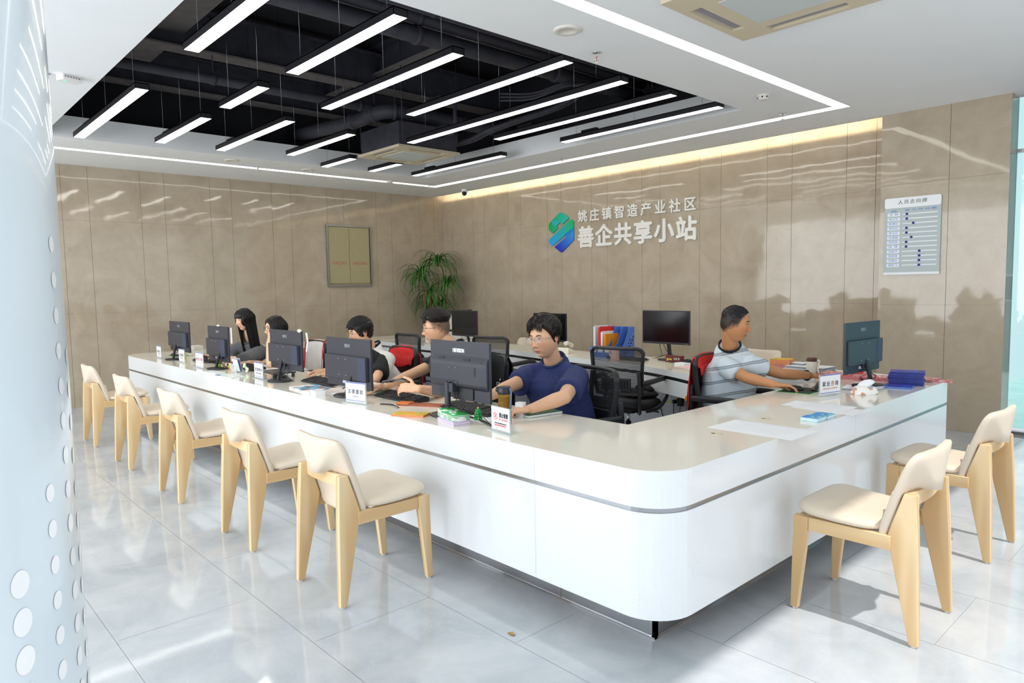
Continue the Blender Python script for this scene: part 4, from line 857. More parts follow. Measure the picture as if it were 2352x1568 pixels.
# ---- acrylic table signs
m_acr = mat('clear_acrylic', 'dfeaea', .05, alpha=.35); m_paper = mat('white_sign_paper', 'ecedef', .5); m_bluel = mat('blue_sign_line', '5a62c0', .5); m_pinkp = mat('pink_print', 'd0487a', .5); m_orp = mat('orange_print', 'd07a48', .5)
def sign(label, c, rz, w, h, text, sub, cols=None, kind=0):
    t_ = thing('table_sign', label, 'sign', (c[0], c[1], .7502), rz, 'acrylic signs on the counter')
    b = MB(); b.bx(-w/2-.02, w/2+.02, -.022, .022, 0, .004, m_acr); b.bx(-w/2-.002, w/2+.002, -.0035, .0035, .004, h+.012, m_acr); b.build('holder', t_)
    b = MB(); b.bx(-w/2+.002, w/2-.002, -.0046, -.0038, .012, h+.010, m_paper); b.build('card', t_)
    if kind == 0:
        b = MB(); b.bx(-w/2+.002, w/2-.002, -.0050, -.0046, .018, .022, m_bluel); b.bx(-w/2+.002, w/2-.002, -.0050, -.0046, h+.004, h+.010, m_bluel); b.build('printed_line', t_)
        for i, ch in enumerate(text): text_mesh('character', ch, w*.17, (cols or [m_ink]*4)[i], t_, T((i-(len(text)-1)/2)*w*.205, -.0052, h*.60) @ RX(90), fat=.0004)
        text_mesh('english_line', sub, w*.055, m_ink if not cols else m_orp, t_, T(0, -.0052, h*.37) @ RX(90), width=w*.7 if len(sub) > 10 else w*.28)
    else:
        b = MB(); k = [(math.cos(2*math.pi*i/32), math.sin(2*math.pi*i/32)) for i in range(32)]; R1, R2 = .0175, .0140; cx, cz = -w*.27, h*.68
        b.add([(cx+c_*R1, -.0052, cz+s*R1) for c_, s in k]+[(cx+c_*R2, -.0052, cz+s*R2) for c_, s in k], [(i, (i+1) % 32, 32+(i+1) % 32, 32+i) for i in range(32)], mat('sign_red', 'e83a4a', .5))
        b.box((cx, -.0053, cz), (.0028, .0003, .029), MATS['sign_red'], T(cx, 0, cz) @ RY(-40) @ T(-cx, 0, -cz)); b.build('prohibition_ring', t_)
        b = MB(); b.box((cx, -.0050, cz-.001), (.004, .0003, .017), m_ink, T(cx, 0, cz) @ RY(35) @ T(-cx, 0, -cz)); b.tube([(cx+.005, -.0051, cz+.006), (cx+.003, -.0051, cz+.009), (cx+.006, -.0051, cz+.012)], .0006, m_ink, 5); b.build('cigarette', t_)
        text_mesh('heading', '禁止吸烟', .026, m_ink, t_, T(w*.17, -.0052, h*.74) @ RX(90), fat=.0008, width=w*.46)
        text_mesh('english_line', 'NO SMOKING', .014, MATS['sign_red'], t_, T(w*.17, -.0052, h*.56) @ RX(90), width=w*.46)
        text_mesh('small_print', '请勿在此区域内吸烟违者按规定处罚', .008, m_ink, t_, T(.0, -.0052, h*.38) @ RX(90), width=w*.66); text_mesh('small_print', '吸烟有害健康 感谢您的配合', .008, MATS['sign_red'], t_, T(.0, -.0052, h*.29) @ RX(90), width=w*.62)
        b = MB(); b.ell((-.03, -.006, .018), (.003, .001, .002), m_ink); b.build('mark', t_)
    return t_
sign('leftmost small white acrylic sign on the counter by the far monitor', (2.155, -5.61), R(-3), .19, .125, '综合窗口', 'COMPREHENSIVE')
sign('second white acrylic sign from the left, right of the far monitor foot', (2.89, -5.60), R(-3), .20, .13, '社保就业', 'SOCIAL SECURITY')
sign('white acrylic sign with pink and red print left of the second monitor', (3.60, -5.66), R(-1), .21, .14, '政策咨询', 'POLICY ADVICE', [m_ink, m_pinkp, m_pinkp, m_ink])
sign('white acrylic sign reading party building, left of the third monitor', (4.84, -5.605), R(-2), .185, .125, '党建群团', 'PARTY BUILDING MASS ORGANIZATION')
sign('white acrylic sign for legal aid in front of the fourth monitor', (6.565, -5.70), R(10), .19, .125, '法律援助', 'LEGAL AID')
sign('white no smoking sign with red ring in front of the dark bottle', (7.895, -5.655), R(-6), .155, .115, '', '', kind=1)
sign('white acrylic sign for employment advice on the right arm of the counter', (8.60, -3.50), R(77), .20, .125, '就业咨询', 'EMPLOYMENT CONSULTING', [m_ink, m_ink, m_orp, m_ink])
# ---- stacks and papers
def slabbox(name, label, cat, c, size, rz, mats, z=.7502, bev=.001, grp=None, parts=('cover', 'page_block')):
    """a book or pad: cover sheet on a pale block"""
    t_ = thing(name, label, cat, (c[0], c[1], z), rz, grp); w, d, h = size
    b = MB(); b.box((0, 0, h/2-.0006), (w-.003, d-.003, h-.0014), mats[1]); b.build(parts[1], t_)
    b = MB(); b.box((0, 0, h-.0006), (w, d, .0012), mats[0]); b.box((0, 0, .0006), (w, d, .0012), mats[0]) if len(mats) < 3 else b.box((0, 0, .0006), (w, d, .0012), mats[2]); b.build(parts[0], t_); return t_
def patch_mat(name, cols, scale=14, seed=0, rough=.45):
    m = bpy.data.materials.new(name); m.use_nodes = True; nt = m.node_tree; b = nt.nodes['Principled BSDF']; b.inputs['Roughness'].default_value = rough; N = nt.nodes.new; L = nt.links.new
    tc = N('ShaderNodeTexCoord'); mp = N('ShaderNodeMapping'); mp.inputs['Location'].default_value = (seed, seed*.7, 0); v = N('ShaderNodeTexNoise'); v.inputs['Scale'].default_value = scale; v.inputs['Detail'].default_value = 1
    L(tc.outputs['Object'], mp.inputs[0]); L(mp.outputs[0], v.inputs['Vector']); r = N('ShaderNodeValToRGB'); r.color_ramp.interpolation = 'CONSTANT'; e = r.color_ramp.elements
    n = len(cols); e[0].position = 0; e[0].color = lin(cols[0])+(1,); e[1].position = .34+.32*(1)/n; e[1].color = lin(cols[1])+(1,)
    for i in range(2, n): k = e.new(.34+.32*i/n); k.color = lin(cols[i])+(1,)
    L(v.outputs['Fac'], r.inputs[0]); L(r.outputs[0], b.inputs['Base Color']); MATS[name] = m; return m
m_page = mat('page_edges', 'e4e6e4', .7, noise=(3, .05, 2, (1, 1, 300))); m_gcov = patch_mat('green_leaflet', ['1a9a3c', '2aa84c', 'f0f2ee', '1f9e40'], 16, 2); m_lil = mat('lilac_leaflet', 'd2b8e2', .5); m_orl = patch_mat('orange_leaflet', ['f0a018', 'f4b424', '9fc820', 'e89018'], 18, 5)
p = G(1063, 977, .755)
t1 = thing('leaflet_stack', 'lilac and white leaflets at the bottom of the pile by the nearest monitor', 'leaflets', (7.52, -5.665, .7502), R(-12)); b = MB()
for k in range(6): b.box((.002*(k % 2), 0, .002+.0035*k), (.20, .095, .0030), m_lil if k % 3 else m_page)
b.build('sheets', t1)
t1 = thing('leaflet_stack', 'green and white leaflets on top of the lilac ones by the nearest monitor', 'leaflets', (7.515, -5.66, .7722), R(-14)); rows = []
b = MB()
for k in range(10):
    z = .0016+.0036*k; c0 = [Vector((x, y, z+.012*(1-(x+.105)/.06)**2*.6 if x < -.045 else z)) for x in np.linspace(-.105, .105, 9) for y in (-.048, .048)]
    o = len(b.v); rowz = [[c0[2*i], c0[2*i+1]] for i in range(9)]; b.grid(rowz, m_gcov if k % 2 or k == 9 else m_page, True)
b.build('sheets', t1, solid=.003)
text_mesh('print', '安全 生产', .028, m_wlogo, t1, T(-.03, 0, .0365), width=.11, fat=.0008)
m_orb = mat('orange_page_edges', 'd88a5a', .6, noise=(3, .2, 2, (1, 1, 300)))
t1 = thing('leaflet_stack', 'orange and green leaflets lying left of the nearest monitor foot', 'leaflets', (7.17, -5.70, .7502), R(30)); b = MB(); b.box((0, 0, .006), (.20, .095, .012), m_orb); b.build('sheets', t1); b = MB(); b.box((0, 0, .0127), (.20, .095, .0012), m_orl); b.build('top_sheet', t1)
slabbox('paper_sheets', 'white loose papers under the keyboard edge beside the green tree ornament', 'paper', (7.55, -5.50), (.2, .16, .004), R(8), [m_paper, m_paper])
m_phone = mat('phone_glass', '101014', .1)
b = MB(); b.rbox((0, 0, .005), (.30, .075, .010), mat('rust_brown_case', '9a5238', .55, noise=(40, .3)), .004); b.rbox((-.11, 0, .013), (.09, .075, .006), mat('orange_box', 'd8752c', .5), .003); tag(b.build('pencil_box', None, T(6.93, -5.46, .7502) @ RZ(28)), 'long rust brown and orange box right of the long keyboard', 'box')
b = MB(); b.rbox((0, 0, .009), (.105, .07, .018), m_paper, .002); b.box((0, 0, .0185), (.10, .065, .001), m_paper); tag(b.build('card_stack', None, T(5.92, -5.70, .7502) @ RZ(-5)), 'small thick stack of white cards near the counter edge', 'cards')
b = MB(); b.rbox((0, 0, .015), (.105, .07, .030), m_paper, .002); tag(b.build('card_stack', None, T(6.035, -5.69, .7502) @ RZ(-10)), 'taller block of white cards right of the thick card stack', 'cards')
m_mag = patch_mat('magazine_cover', ['e9e3dc', 'eddcd0', '3f9fc8', '8a5a40'], 10, 3)
slabbox('magazine', 'open pale magazine with blue photo in front of the third monitor', 'magazine', (5.74, -5.60), (.34, .20, .012), R(-6), [m_mag, m_page]); slabbox('magazine', 'white magazine lying behind the card stacks', 'magazine', (6.0, -5.52), (.26, .18, .010), R(6), [mat('pinkish_page', 'efe0da', .6), m_page])
m_brw = patch_mat('white_brochure', ['eceeee', 'f0f0ee', 'c8dcc8', 'dfe4ea'], 20, 7)
slabbox('brochure', 'thick white brochure near the counter edge in front of the second monitor', 'brochure', (4.12, -5.72), (.24, .10, .014), R(8), [m_brw, m_page]); slabbox('brochure', 'flat white brochure with blue corner right of the thick one', 'brochure', (4.46, -5.70), (.32, .13, .006), R(4), [m_brw, m_page]); b = MB(); b.box((0, 0, .001), (.05, .03, .002), mat('blue_corner', '2c58b8', .5)); tag(b.build('blue_card', None, T(4.36, -5.765, .7566) @ RZ(10)), 'small blue card at the edge of the flat brochure', 'card')
for (c, rz, lb, ln) in (((8.79, -4.735), 90, 'nearest large white printed sheet on the right arm of the counter', 1), ((8.715, -3.92), 92, 'white printed sheet in the middle of the right arm, upper one', 0), ((8.80, -3.97), 84, 'white printed sheet at the counter edge partly under the upper one', 0)):
    t1 = thing('paper_sheet', lb, 'paper', (c[0], c[1], .7502+(.0008 if ln == 0 and rz == 92 else 0)), R(rz-90), 'printed sheets on the right arm'); b = MB(); b.box((0, 0, .0002), (.44 if ln else .36, .28 if ln else .21, .0004), m_paper); b.build('sheet', t1)
    b = MB(); w = .42 if ln else .30
    b.box((0, .12 if ln else .093, .0005), (w*.9, .0016, .0002), m_bluel)
    for r in range(9): b.box((0, (.09 if ln else .07)-.02*r*(1 if ln else .8), .0005), (w*(.8-.1*(r % 3)), .0012, .0002), mat('faint_print', 'b4b8c4', .6))
    b.build('printed_lines', t1)
m_bluep = patch_mat('blue_white_pamphlet', ['2f86d8', '3fb8c8', '9fd8d8', '2a60c0'], 16, 9); m_iceedge = mat('icy_page_edges', 'cfe4ea', .6)
slabbox('pamphlet_stack', 'blue and white pamphlet block near the edge of the right arm', 'pamphlets', (8.872, -4.345), (.09, .11, .020), R(0), [m_bluep, m_iceedge]); slabbox('pamphlet_stack', 'second blue and white pamphlet block just behind the first', 'pamphlets', (8.875, -4.235), (.09, .10, .018), R(3), [m_bluep, m_iceedge])
# navy brochure pile
m_navy = patch_mat('navy_cover', ['1c2f9a', '2438b0', '3f5fd0', '6a3a9a'], 22, 4); m_navye = mat('navy_page_edges', '26337c', .5, noise=(3, .4, 2, (1, 1, 400)))
for k in range(5):
    slabbox('navy_brochure', ('bottom', 'second lowest', 'middle', 'second highest', 'top')[k]+' bundle of the tall pile of navy brochures', 'brochures', (8.78+.006*math.sin(k*2), -2.68+.005*math.cos(k*3), 0), (.21, .15, .018), R(14+3*math.sin(k*5)), [m_navy, m_navye], z=.7502+.0182*k, grp='navy brochures piled on the right arm')
slabbox('navy_brochure', 'flat navy brochures lying in front of the tall navy pile', 'brochures', (8.79, -2.86, 0), (.17, .17, .012), R(10), [m_navy, mat('light_blue_edges', '5f86c8', .5)])
m_redp2 = patch_mat('red_pink_leaflet', ['d8504a', 'e8b0a8', 'eee0d8', 'c84038'], 18, 6); m_pinke = mat('pink_page_edges', 'c87a80', .6, noise=(3, .3, 2, (1, 1, 300)))
for c, s, rz, z, lb in (((8.90, -2.40), (.17, .12, .008), 20, .7502, 'red leaflets hanging over the far corner of the right arm'), ((8.80, -2.42), (.2, .14, .010), -8, .7586, 'red leaflets with a pale picture behind the navy pile'), ((8.60, -2.56), (.26, .16, .014), 6, .7502, 'pink and red leaflets left of the navy pile'), ((8.58, -2.58), (.24, .14, .014), 10, .7646, 'pale red printed leaflets on the pink pile left of the navy pile'),
                        ((8.32, -2.62), (.30, .19, .030), 4, .7502, 'thick pile of pink sheets behind the cream cup'), ((8.33, -2.61), (.28, .18, .006), 8, .7804, 'pale pink printed sheet on top of the pink pile')):
    slabbox('leaflet_pile', lb, 'leaflets', c, s, R(rz), [m_redp2, m_pinke], z=z)
# books and papers behind the cup
for c, s, rz, z, mm, lb in (((7.98, -2.42), (.34, .22, .026), 4, .7502, [m_paper, mat('grey_book_edges', '8a949a', .6, noise=(3, .4, 2, (1, 1, 250)))], 'lower grey edged stack of papers left of the cream cup'), ((7.99, -2.42), (.32, .20, .020), -3, .7764, [m_paper, MATS['grey_book_edges']], 'upper stack of white papers left of the cream cup'),
                            ((7.74, -2.40), (.13, .18, .045), 8, .7502, [mat('mauve_cover', '9a6a90', .5), m_pinke], 'mauve and pink books under the orange books'), ((7.75, -2.40), (.16, .15, .040), 10, .7954, [m_orl, m_orb], 'orange and green topped books on the mauve books'), ((7.88, -2.38), (.14, .12, .016), -6, .7966, [m_paper, MATS['grey_book_edges']], 'thin pale folders leaning by the orange books')):
    slabbox('book_stack', lb, 'books', c, s, R(rz), mm, z=z)
# cream travel cup
p = at(1845, 858, z=.80); t1 = thing('travel_cup', 'cream travel cup with brown lid and strap behind the striped shirt man\'s arm', 'cup', (8.13, -2.70, .7502)); b = MB(); b.lathe([(.030, 0), (.032, .004), (.036, .035), (.038, .04), (.040, .115), (.038, .118)], (0, 0, 0), mat('cream_enamel', 'e6e2d4', .35), 24); b.build('body', t1)
b = MB(); b.lathe([(.039, .117), (.040, .122), (.037, .14), (.03, .146), (.001, .146)], (0, 0, 0), mat('brown_lid', '5a3426', .4), 24); b.build('lid', t1); b = MB(); b.tube(curve([(.038, .0, .125), (.055, 0, .12), (.05, -.01, .07), (.06, -.01, .02), (.062, -.012, .003)]), .006, MATS['cream_enamel'], 6, sq=(1.4, .4)); b.build('strap', t1)
# red tent card
t1 = thing('tent_card', 'red standing tent card with white print behind the right arm monitor', 'card', (8.40, -2.60, .7502), R(70)); b = MB(); m_rc = mat('red_card', 'd8201c', .5); b.add([(-.07, -.03, 0), (.07, -.03, 0), (.06, 0, .20), (-.06, 0, .20)], [(0, 1, 2, 3)], m_rc); b.add([(-.07, .03, 0), (.07, .03, 0), (.06, 0, .20), (-.06, 0, .20)], [(0, 1, 2, 3)], m_rc); b.add([(-.07, -.03, 0), (.07, -.03, 0), (.07, .03, 0), (-.07, .03, 0)], [(0, 1, 2, 3)], m_rc); b.build('card', t1, solid=.0012)
for i, s in enumerate(('服务', '为民')): text_mesh('print', s, .038, m_wlogo, t1, T(-.01, -.0235+.0075*(i-1)*-1-.0, .105-.05*i) @ RX(81.5), depth=.001)
# tissue pack and notebooks in front of the right monitor
p = at(1975, 900, z=.77); t1 = thing('tissue_pack', 'white tissue pack with orange flowers, tissue puffing out, by the right arm monitor', 'tissues', (8.735, -3.30, .7502), R(60)); b = MB(); m_tis = patch_mat('flower_print', ['f0eeea', 'f2f0ee', 'f0a050', '8fb0d8'], 26, 8)
rings = []
for z, s in ((0, .96), (.006, 1.0), (.03, .9), (.045, .72), (.052, .5)):
    rings.append([Vector((math.copysign(abs(math.cos(a))**.55, math.cos(a))*.085*s, math.copysign(abs(math.sin(a))**.55, math.sin(a))*.05*s, z+.004*math.sin(5*a))) for a in np.linspace(0, 2*math.pi, 29)[:-1]])
b.loft(rings, m_tis); b.build('pack', t1); b = MB(); rings = [[Vector((.03*s*math.cos(a)*(1+.25*math.sin(3*a))+dx, .022*s*math.sin(a), z)) for a in np.linspace(0, 2*math.pi, 17)[:-1]] for z, s, dx in ((.045, 1.2, .0), (.06, 1.5, .01), (.075, 1.6, .03), (.088, .9, .035), (.092, .2, .035))]
b.loft(rings, mat('white_tissue', 'eef0f2', .8)); b.build('tissue', t1)
for k in range(3): slabbox('notebook', ('lower grey notebook under the right arm monitor foot', 'middle white notebook in the pile by the tissue pack', 'upper white notebook in the pile by the tissue pack')[k], 'notebook', (8.66+.01*k, -2.97-.004*k) if k else (8.64, -2.98), (.20, .26, .010), R(10+4*k), [m_paper, MATS['grey_book_edges']], z=.7390+.0115*k if False else .7502+0*k, grp='notebooks by the tissue pack') if k == 0 else None
slabbox('notebook', 'white notebook lying left of the tissue pack', 'notebook', (8.62, -3.14), (.14, .18, .016), R(12), [m_paper, MATS['grey_book_edges']])
b = MB(); b.ell((0, 0, .012), (.035, .02, .012), m_black); tag(b.build('glasses_case', None, T(8.62, -3.14, .7665) @ RZ(70)), 'small black case on the white notebook beside the tissue', 'case')
b = MB(); b.rbox((0, 0, .006), (.075, .15, .009), m_phone, .01); tag(b.build('smartphone', None, T(8.455, -3.335, .7525) @ RZ(20)), 'black smartphone lying beside the striped shirt man\'s mouse', 'phone')
# bottle, mug, tree ornament, notebook by the man in blue
t1 = thing('water_bottle', 'amber see-through bottle with black lid and base beside the man in blue\'s hand', 'bottle', (7.75, -5.50, .7502)); m_amb = mat('amber_plastic', 'd8a848', .08, 0, .5, trans=.75, ior=1.2)
b = MB(); b.lathe([(.001, 0), (.034, 0), (.036, .004), (.036, .075), (.034, .078)], (0, 0, 0), mat('black_bottle_sleeve', '2a2c36', .4), 28); b.build('sleeve', t1)
b = MB(); b.lathe([(.0335, .078), (.0335, .088), (.033, .15), (.035, .158), (.034, .162)], (0, 0, 0), m_amb, 28); b.build('bottle_body', t1)
b = MB(); b.lathe([(.029, .08), (.029, .142), (.001, .142)], (0, 0, 0), mat('tea', 'b88428', .1, trans=.5), 24); b.build('tea', t1)
b = MB(); b.lathe([(.034, .160), (.036, .163), (.036, .183), (.034, .187), (.034, .196), (.030, .200), (.001, .200)], (0, 0, 0), mat('blue_black_lid', '232630', .35), 28); b.lathe([(.016, 0), (.016, .012), (.001, .014)], (0, 0, 0), m_black, 16, T(-.030, -.012, .181) @ RZ(-120) @ RX(90)); b.build('lid', t1)
b = MB(); b.tube(curve([(.034, .004, .192), (.046, .004, .175), (.046, .002, .13), (.044, .0, .09)]), .006, mat('grey_strap', '5a6478', .5), 6, sq=(1.5, .4)); b.build('strap', t1)
t1 = thing('mug', 'white mug behind the green tree ornament', 'mug', (7.715, -5.49, .7502)); b = MB(); b.lathe([(.001, 0), (.030, 0), (.034, .01), (.038, .075), (.0355, .075), (.031, .012), (.001, .01)], (0, 0, 0), mat('white_ceramic', 'e8ecf0', .2), 28, caps=False); b.build('body', t1)
b = MB(); b.rbox((0, 0, .04), (.05, .04, .08), m_paper, .004); tag(b.build('white_box', None, T(7.66, -5.30, .7502) @ RZ(15)), 'small white carton behind the mug', 'box')
t1 = thing('tree_ornament', 'little green toy fir tree with yellow star by the white mug', 'ornament', (7.650, -5.60, .7780)); b = MB(); m_tree = mat('green_glazed', '12803a', .25)
for z, r in ((.004, .022), (.020, .019), (.034, .014), (.046, .009)):
    for k in range(7): a = 2*math.pi*k/7+z*60; b.ell((r*.75*math.cos(a), r*.75*math.sin(a), z), (.009, .009, .009), m_tree, 8, 6)
    b.ell((0, 0, z+.004), (r*.8, r*.8, .011), m_tree, 10, 6)
b.build('tree', t1); b = MB(); b.ell((0, 0, .058), (.006, .003, .006), m_yel, 8, 6); b.build('star', t1)
b = MB(); [b.ell((.017*math.cos(a)*s, .017*math.sin(a)*s, z), (.002, .002, .002), c_, 6, 4) for a, z, s, c_ in ((-1.2, .022, 1.2, m_red), (-.6, .010, 1.4, m_yel), (-2.2, .036, 1.0, m_red))]; b.build('baubles', t1)
slabbox('green_notebook', 'green cloth covered notebook under the left forearm of the man in blue', 'notebook', (7.70, -5.185), (.10, .24, .014), R(-8), [mat('green_cloth_cover', '4a6e50', .7), m_page]); b = MB(); b.rbox((0, 0, .006), (.08, .17, .010), m_phone, .012); b.rbox((0, 0, .003), (.084, .174, .006), mat('dark_red_case', '7a2c30', .4), .014); tag(b.build('smartphone', None, T(7.575, -5.30, .7502) @ RZ(-62)), 'dark phone with red case edge under the fist of the man in blue', 'phone')
b = MB(); b.box((0, 0, .001), (.22, .20, .002), m_paper); tag(b.build('paper_sheet', None, T(7.52, -5.28, .7502) @ RZ(10)), 'white paper behind the amber bottle', 'paper')
for k, (pts, lb) in enumerate((([(7.46, -5.52, .757), (7.62, -5.55, .756), (7.72, -5.58, .757), (7.80, -5.60, .755)], 'black cable running from the nearest keyboard to the no smoking sign'), ([(6.72, -5.62, .754), (6.80, -5.60, .757), (6.88, -5.60, .755), (6.92, -5.62, .754)], 'knotted black cable right of the legal aid sign'), ([(5.6, -5.50, .753), (5.75, -5.45, .755), (5.95, -5.47, .753)], 'thin dark cable in front of the third keyboard'))):
    b = MB(); b.tube(curve(pts), .003, m_black, 6); b.tube(curve([Vector(p_)+V(.004, .008*math.sin(i*2.2), .003) for i, p_ in enumerate(pts)]), .003, m_black, 6); tag(b.build('cable'), lb, 'cable')
b = MB(); b.tube(curve([(7.62, -5.56, .79), (7.68, -5.60, .805), (7.74, -5.63, .795), (7.76, -5.60, .757)]), .002, m_black, 6); b.tube([(7.62, -5.56, .755), (7.76, -5.60, .755)], .002, m_black, 6); tag(b.build('wire_stand'), 'thin black wire stand between the leaflets and the no smoking sign', 'stand')
# far left: white boxes, yellow box
b = MB(); b.rbox((0, 0, .032), (.26, .16, .064), mat('cream_tray', 'e9e6dc', .4), .01); b.rbox((.04, .03, .085), (.16, .10, .04), MATS['cream_tray'], .006); tag(b.build('paper_tray', None, T(2.05, -5.22, .752) @ RZ(0)), 'cream paper tray with boxes left of the farthest monitor', 'tray')
b = MB(); b.rbox((0, 0, .04), (.05, .04, .08), mat('yellow_card_box', 'c8b41c', .5), .003); tag(b.build('yellow_box', None, T(2.62, -5.50, .7502)), 'small yellow box behind the farthest monitor foot', 'box')
# acrylic leaflet holder, little figures by monitor two
t1 = thing('leaflet_holder', 'clear acrylic holder with colourful leaflets right of the second monitor', 'holder', (4.22, -5.545, .7502), R(4)); b = MB(); b.bx(-.055, .055, -.03, .03, 0, .003, m_acr); b.add([(-.055, -.03, .003), (.055, -.03, .003), (.055, -.055, .085), (-.055, -.055, .085)], [(0, 1, 2, 3)], m_acr); b.add([(-.055, .03, .003), (.055, .03, .003), (.055, .0, .13), (-.055, .0, .13)], [(0, 1, 2, 3)], m_acr); b.build('holder', t1, solid=.002)
for k, c_ in enumerate(('b070c0', '60a0d0', 'e8eef0')): b = MB(); b.box((0, 0, .06), (.10, .0015, .11), mat('leaflet_'+('lilac', 'blue', 'white')[k], c_, .5), T(.004*k, .018-.010*k, .006) @ RX(12)); b.build('leaflet', t1)
for c, lb, cs in (((3.70, -5.52), 'green and orange toy figure right of the pink printed sign', ('7cc820', 'f09020')), ((3.93, -5.50), 'small orange and green toy behind the second monitor foot', ('f08a20', '6cb820'))):
    t1 = thing('toy_figure', lb, 'toy', (c[0], c[1], .7502)); b = MB(); b.ell((0, 0, .022), (.022, .018, .022), mat('toy_'+cs[0], cs[0], .4), 12, 8); b.ell((0, 0, .055), (.018, .016, .016), mat('toy_'+cs[0], cs[0], .4), 12, 8); b.build('body', t1); b = MB(); b.ell((0, -.014, .03), (.012, .008, .012), mat('toy_'+cs[1], cs[1], .4), 10, 6); b.ell((.01, 0, .072), (.006, .004, .01), mat('toy_'+cs[1], cs[1], .4), 8, 6); b.build('trim', t1)
t1 = thing('flower_ornament', 'pale green flower ornament beside the acrylic leaflet holder', 'ornament', (4.35, -5.52, .7502)); b = MB(); m_pg = mat('pale_green_resin', 'd4e8cc', .5)
for k in range(5): b.ell((.018*math.cos(k*1.3), .014*math.sin(k*1.3), .02+.014*k), (.014, .010, .016), m_pg, 10, 6)
b.build('petals', t1)
b = MB(); [b.ell((0, 0, .012*k), (.010, .008, .009), m_white, 8, 6) for k in range(12)]; tag(b.build('cable_ornament', None, T(4.00, -5.50, 1.00)), 'white beaded strip clipped to the right edge of the second monitor', 'ornament')
b = MB(); [b.ell((.02*math.sin(k*.25), 0, .012*k), (.010, .008, .009), m_white, 8, 6) for k in range(12)]; tag(b.build('cable_ornament', None, T(5.50, -5.50, 1.01)), 'white curved strip clipped to the right edge of the third monitor', 'ornament')
for x, z, lb in ((3.69, 1.137, 'white clip on the top edge of the second monitor'), (5.40, 1.150, 'white clip on the top edge of the third monitor')): b = MB(); b.ell((0, 0, .01), (.03, .012, .014), m_white); tag(b.build('clip', None, T(x, -5.505, z)), lb, 'clip')
slabbox('open_notebook', 'open notebook with pink edge under the elbow of the woman with glasses', 'notebook', (4.10, -5.20), (.42, .24, .006), R(-4), [m_paper, mat('pink_edge', 'e89ab0', .5)])
t1 = thing('laptop_riser', 'low grey laptop riser behind the party building sign', 'stand', (4.78, -5.42, .7502), R(-4)); b = MB(); b.rbox((0, 0, .038), (.34, .20, .010), mat('dark_grey_alu', '4a4c52', .4, .5), .01); b.bx(-.15, -.13, -.09, -.07, 0, .034, MATS['dark_grey_alu']); b.bx(.13, .15, -.09, -.07, 0, .034, MATS['dark_grey_alu']); b.bx(-.15, -.13, .07, .09, 0, .034, MATS['dark_grey_alu']); b.bx(.13, .15, .07, .09, 0, .034, MATS['dark_grey_alu']); b.build('riser', t1)
b = MB(); b.tube([(0, 0, .005), (.14, .01, .005)], .004, m_black, 8); tag(b.build('pen', None, T(4.48, -5.30, .757)), 'dark pen lying on the open notebook', 'pen')
b = MB(); b.rbox((0, 0, .012), (.14, .05, .024), m_black, .004); tag(b.build('card_reader', None, T(4.95, -5.47, .7502)), 'small black box under the edge of the laptop riser', 'box')
# ---- things on the rear counter
t1 = thing('file_holder', 'blue plastic four slot file holder with perforated sides on the rear counter', 'file holder', (6.00, -2.46, .7502), R(0)); m_fb = mat('blue_plastic', '4f74be', .4); m_fb2 = mat('pale_blue_dots', '8fa8dc', .5); W4 = .088
for k in range(5):
    b = MB(); x = -.176+W4*k; pr = [(-.13, 0), (.13, 0), (.13, .30), (.06, .30), (.02, .24), (-.03, .14), (-.075, .105), (-.13, .10)]
    b.prism(pr, -.0015, .0015, m_fb, T(x, 0, 0) @ RY(-90) @ RZ(-90) if False else Matrix(((0, 0, 1, x), (1, 0, 0, 0), (0, 1, 0, 0), (0, 0, 0, 1)))); d_ = b.build('divider', t1)
    b = MB()
    for i in range(7):
        for j in range(3):
            y = -.03+.022*i+.011*(j % 2); z = .05+.030*i-.030*j
            if 0 < z < .29 and y < .12 and z < .10+max(0, (y+.05))*1.6: b.lathe([(.0085, 0), (.0085, .0006), (.001, .0006)], (0, 0, 0), m_scr if z < .2 else m_fb2, 8, T(x+.0016, y, z) @ RY(90))
    if b.v and k == 4: b.build('perforation', d_)
b = MB(); b.bx(-.178, .178, -.132, -.129, 0, .10, m_fb); b.bx(-.178, .178, .127, .130, 0, .30, m_fb); b.bx(-.178, .178, -.13, .13, 0, .003, m_fb); b.build('front_and_back', t1)
for k in range(4): b = MB(); b.bx(-.176+W4*k+.012, -.176+W4*k+.076, -.1335, -.132, .05, .085, m_paper); b.build('slot_label', t1)
for x, y0, h, c_, lb in ((-.150, -.10, .315, 'd9dadf', 'clear plastic folders in the left slot of the blue file holder'), (-.085, -.09, .305, 'd02c28', 'red edged white folder in the second slot of the blue file holder'), (-.055, -.09, .26, 'e8e4d8', 'cream folder between the red and orange ones in the blue holder'), (-.015, -.085, .235, 'e08a1c', 'orange booklet with white lines in the blue file holder')):
    t2 = thing('folder', lb, 'folder', (6.00+x, -2.46, .7535), R(-12)); b = MB(); b.rbox((0.012, .0, h/2), (.010, .17, h-.01), mat('folder_'+c_, c_, .45), .004, axis=0); b.build('cover', t2)
    b = MB(); b.box((.010, -.0866, h/2), (.03, .002, h-.03), mat('folder_'+c_, c_, .45)); b.build('spine', t2)
t1 = thing('telephone', 'cream desk telephone on the rear counter right of the man in blue', 'telephone', (5.36, -2.50, .7502), R(-160)); b = MB(); b.add([(-.10, -.09, 0), (.10, -.09, 0), (.10, .09, 0), (-.10, .09, 0), (-.10, -.09, .025), (.10, -.09, .025), (.10, .09, .07), (-.10, .09, .07)], [(0, 3, 2, 1), (4, 5, 6, 7), (0, 1, 5, 4), (1, 2, 6, 5), (2, 3, 7, 6), (3, 0, 4, 7)], mat('cream_phone', 'e4dfcd', .35)); b.build('base', t1, bevel=.006)
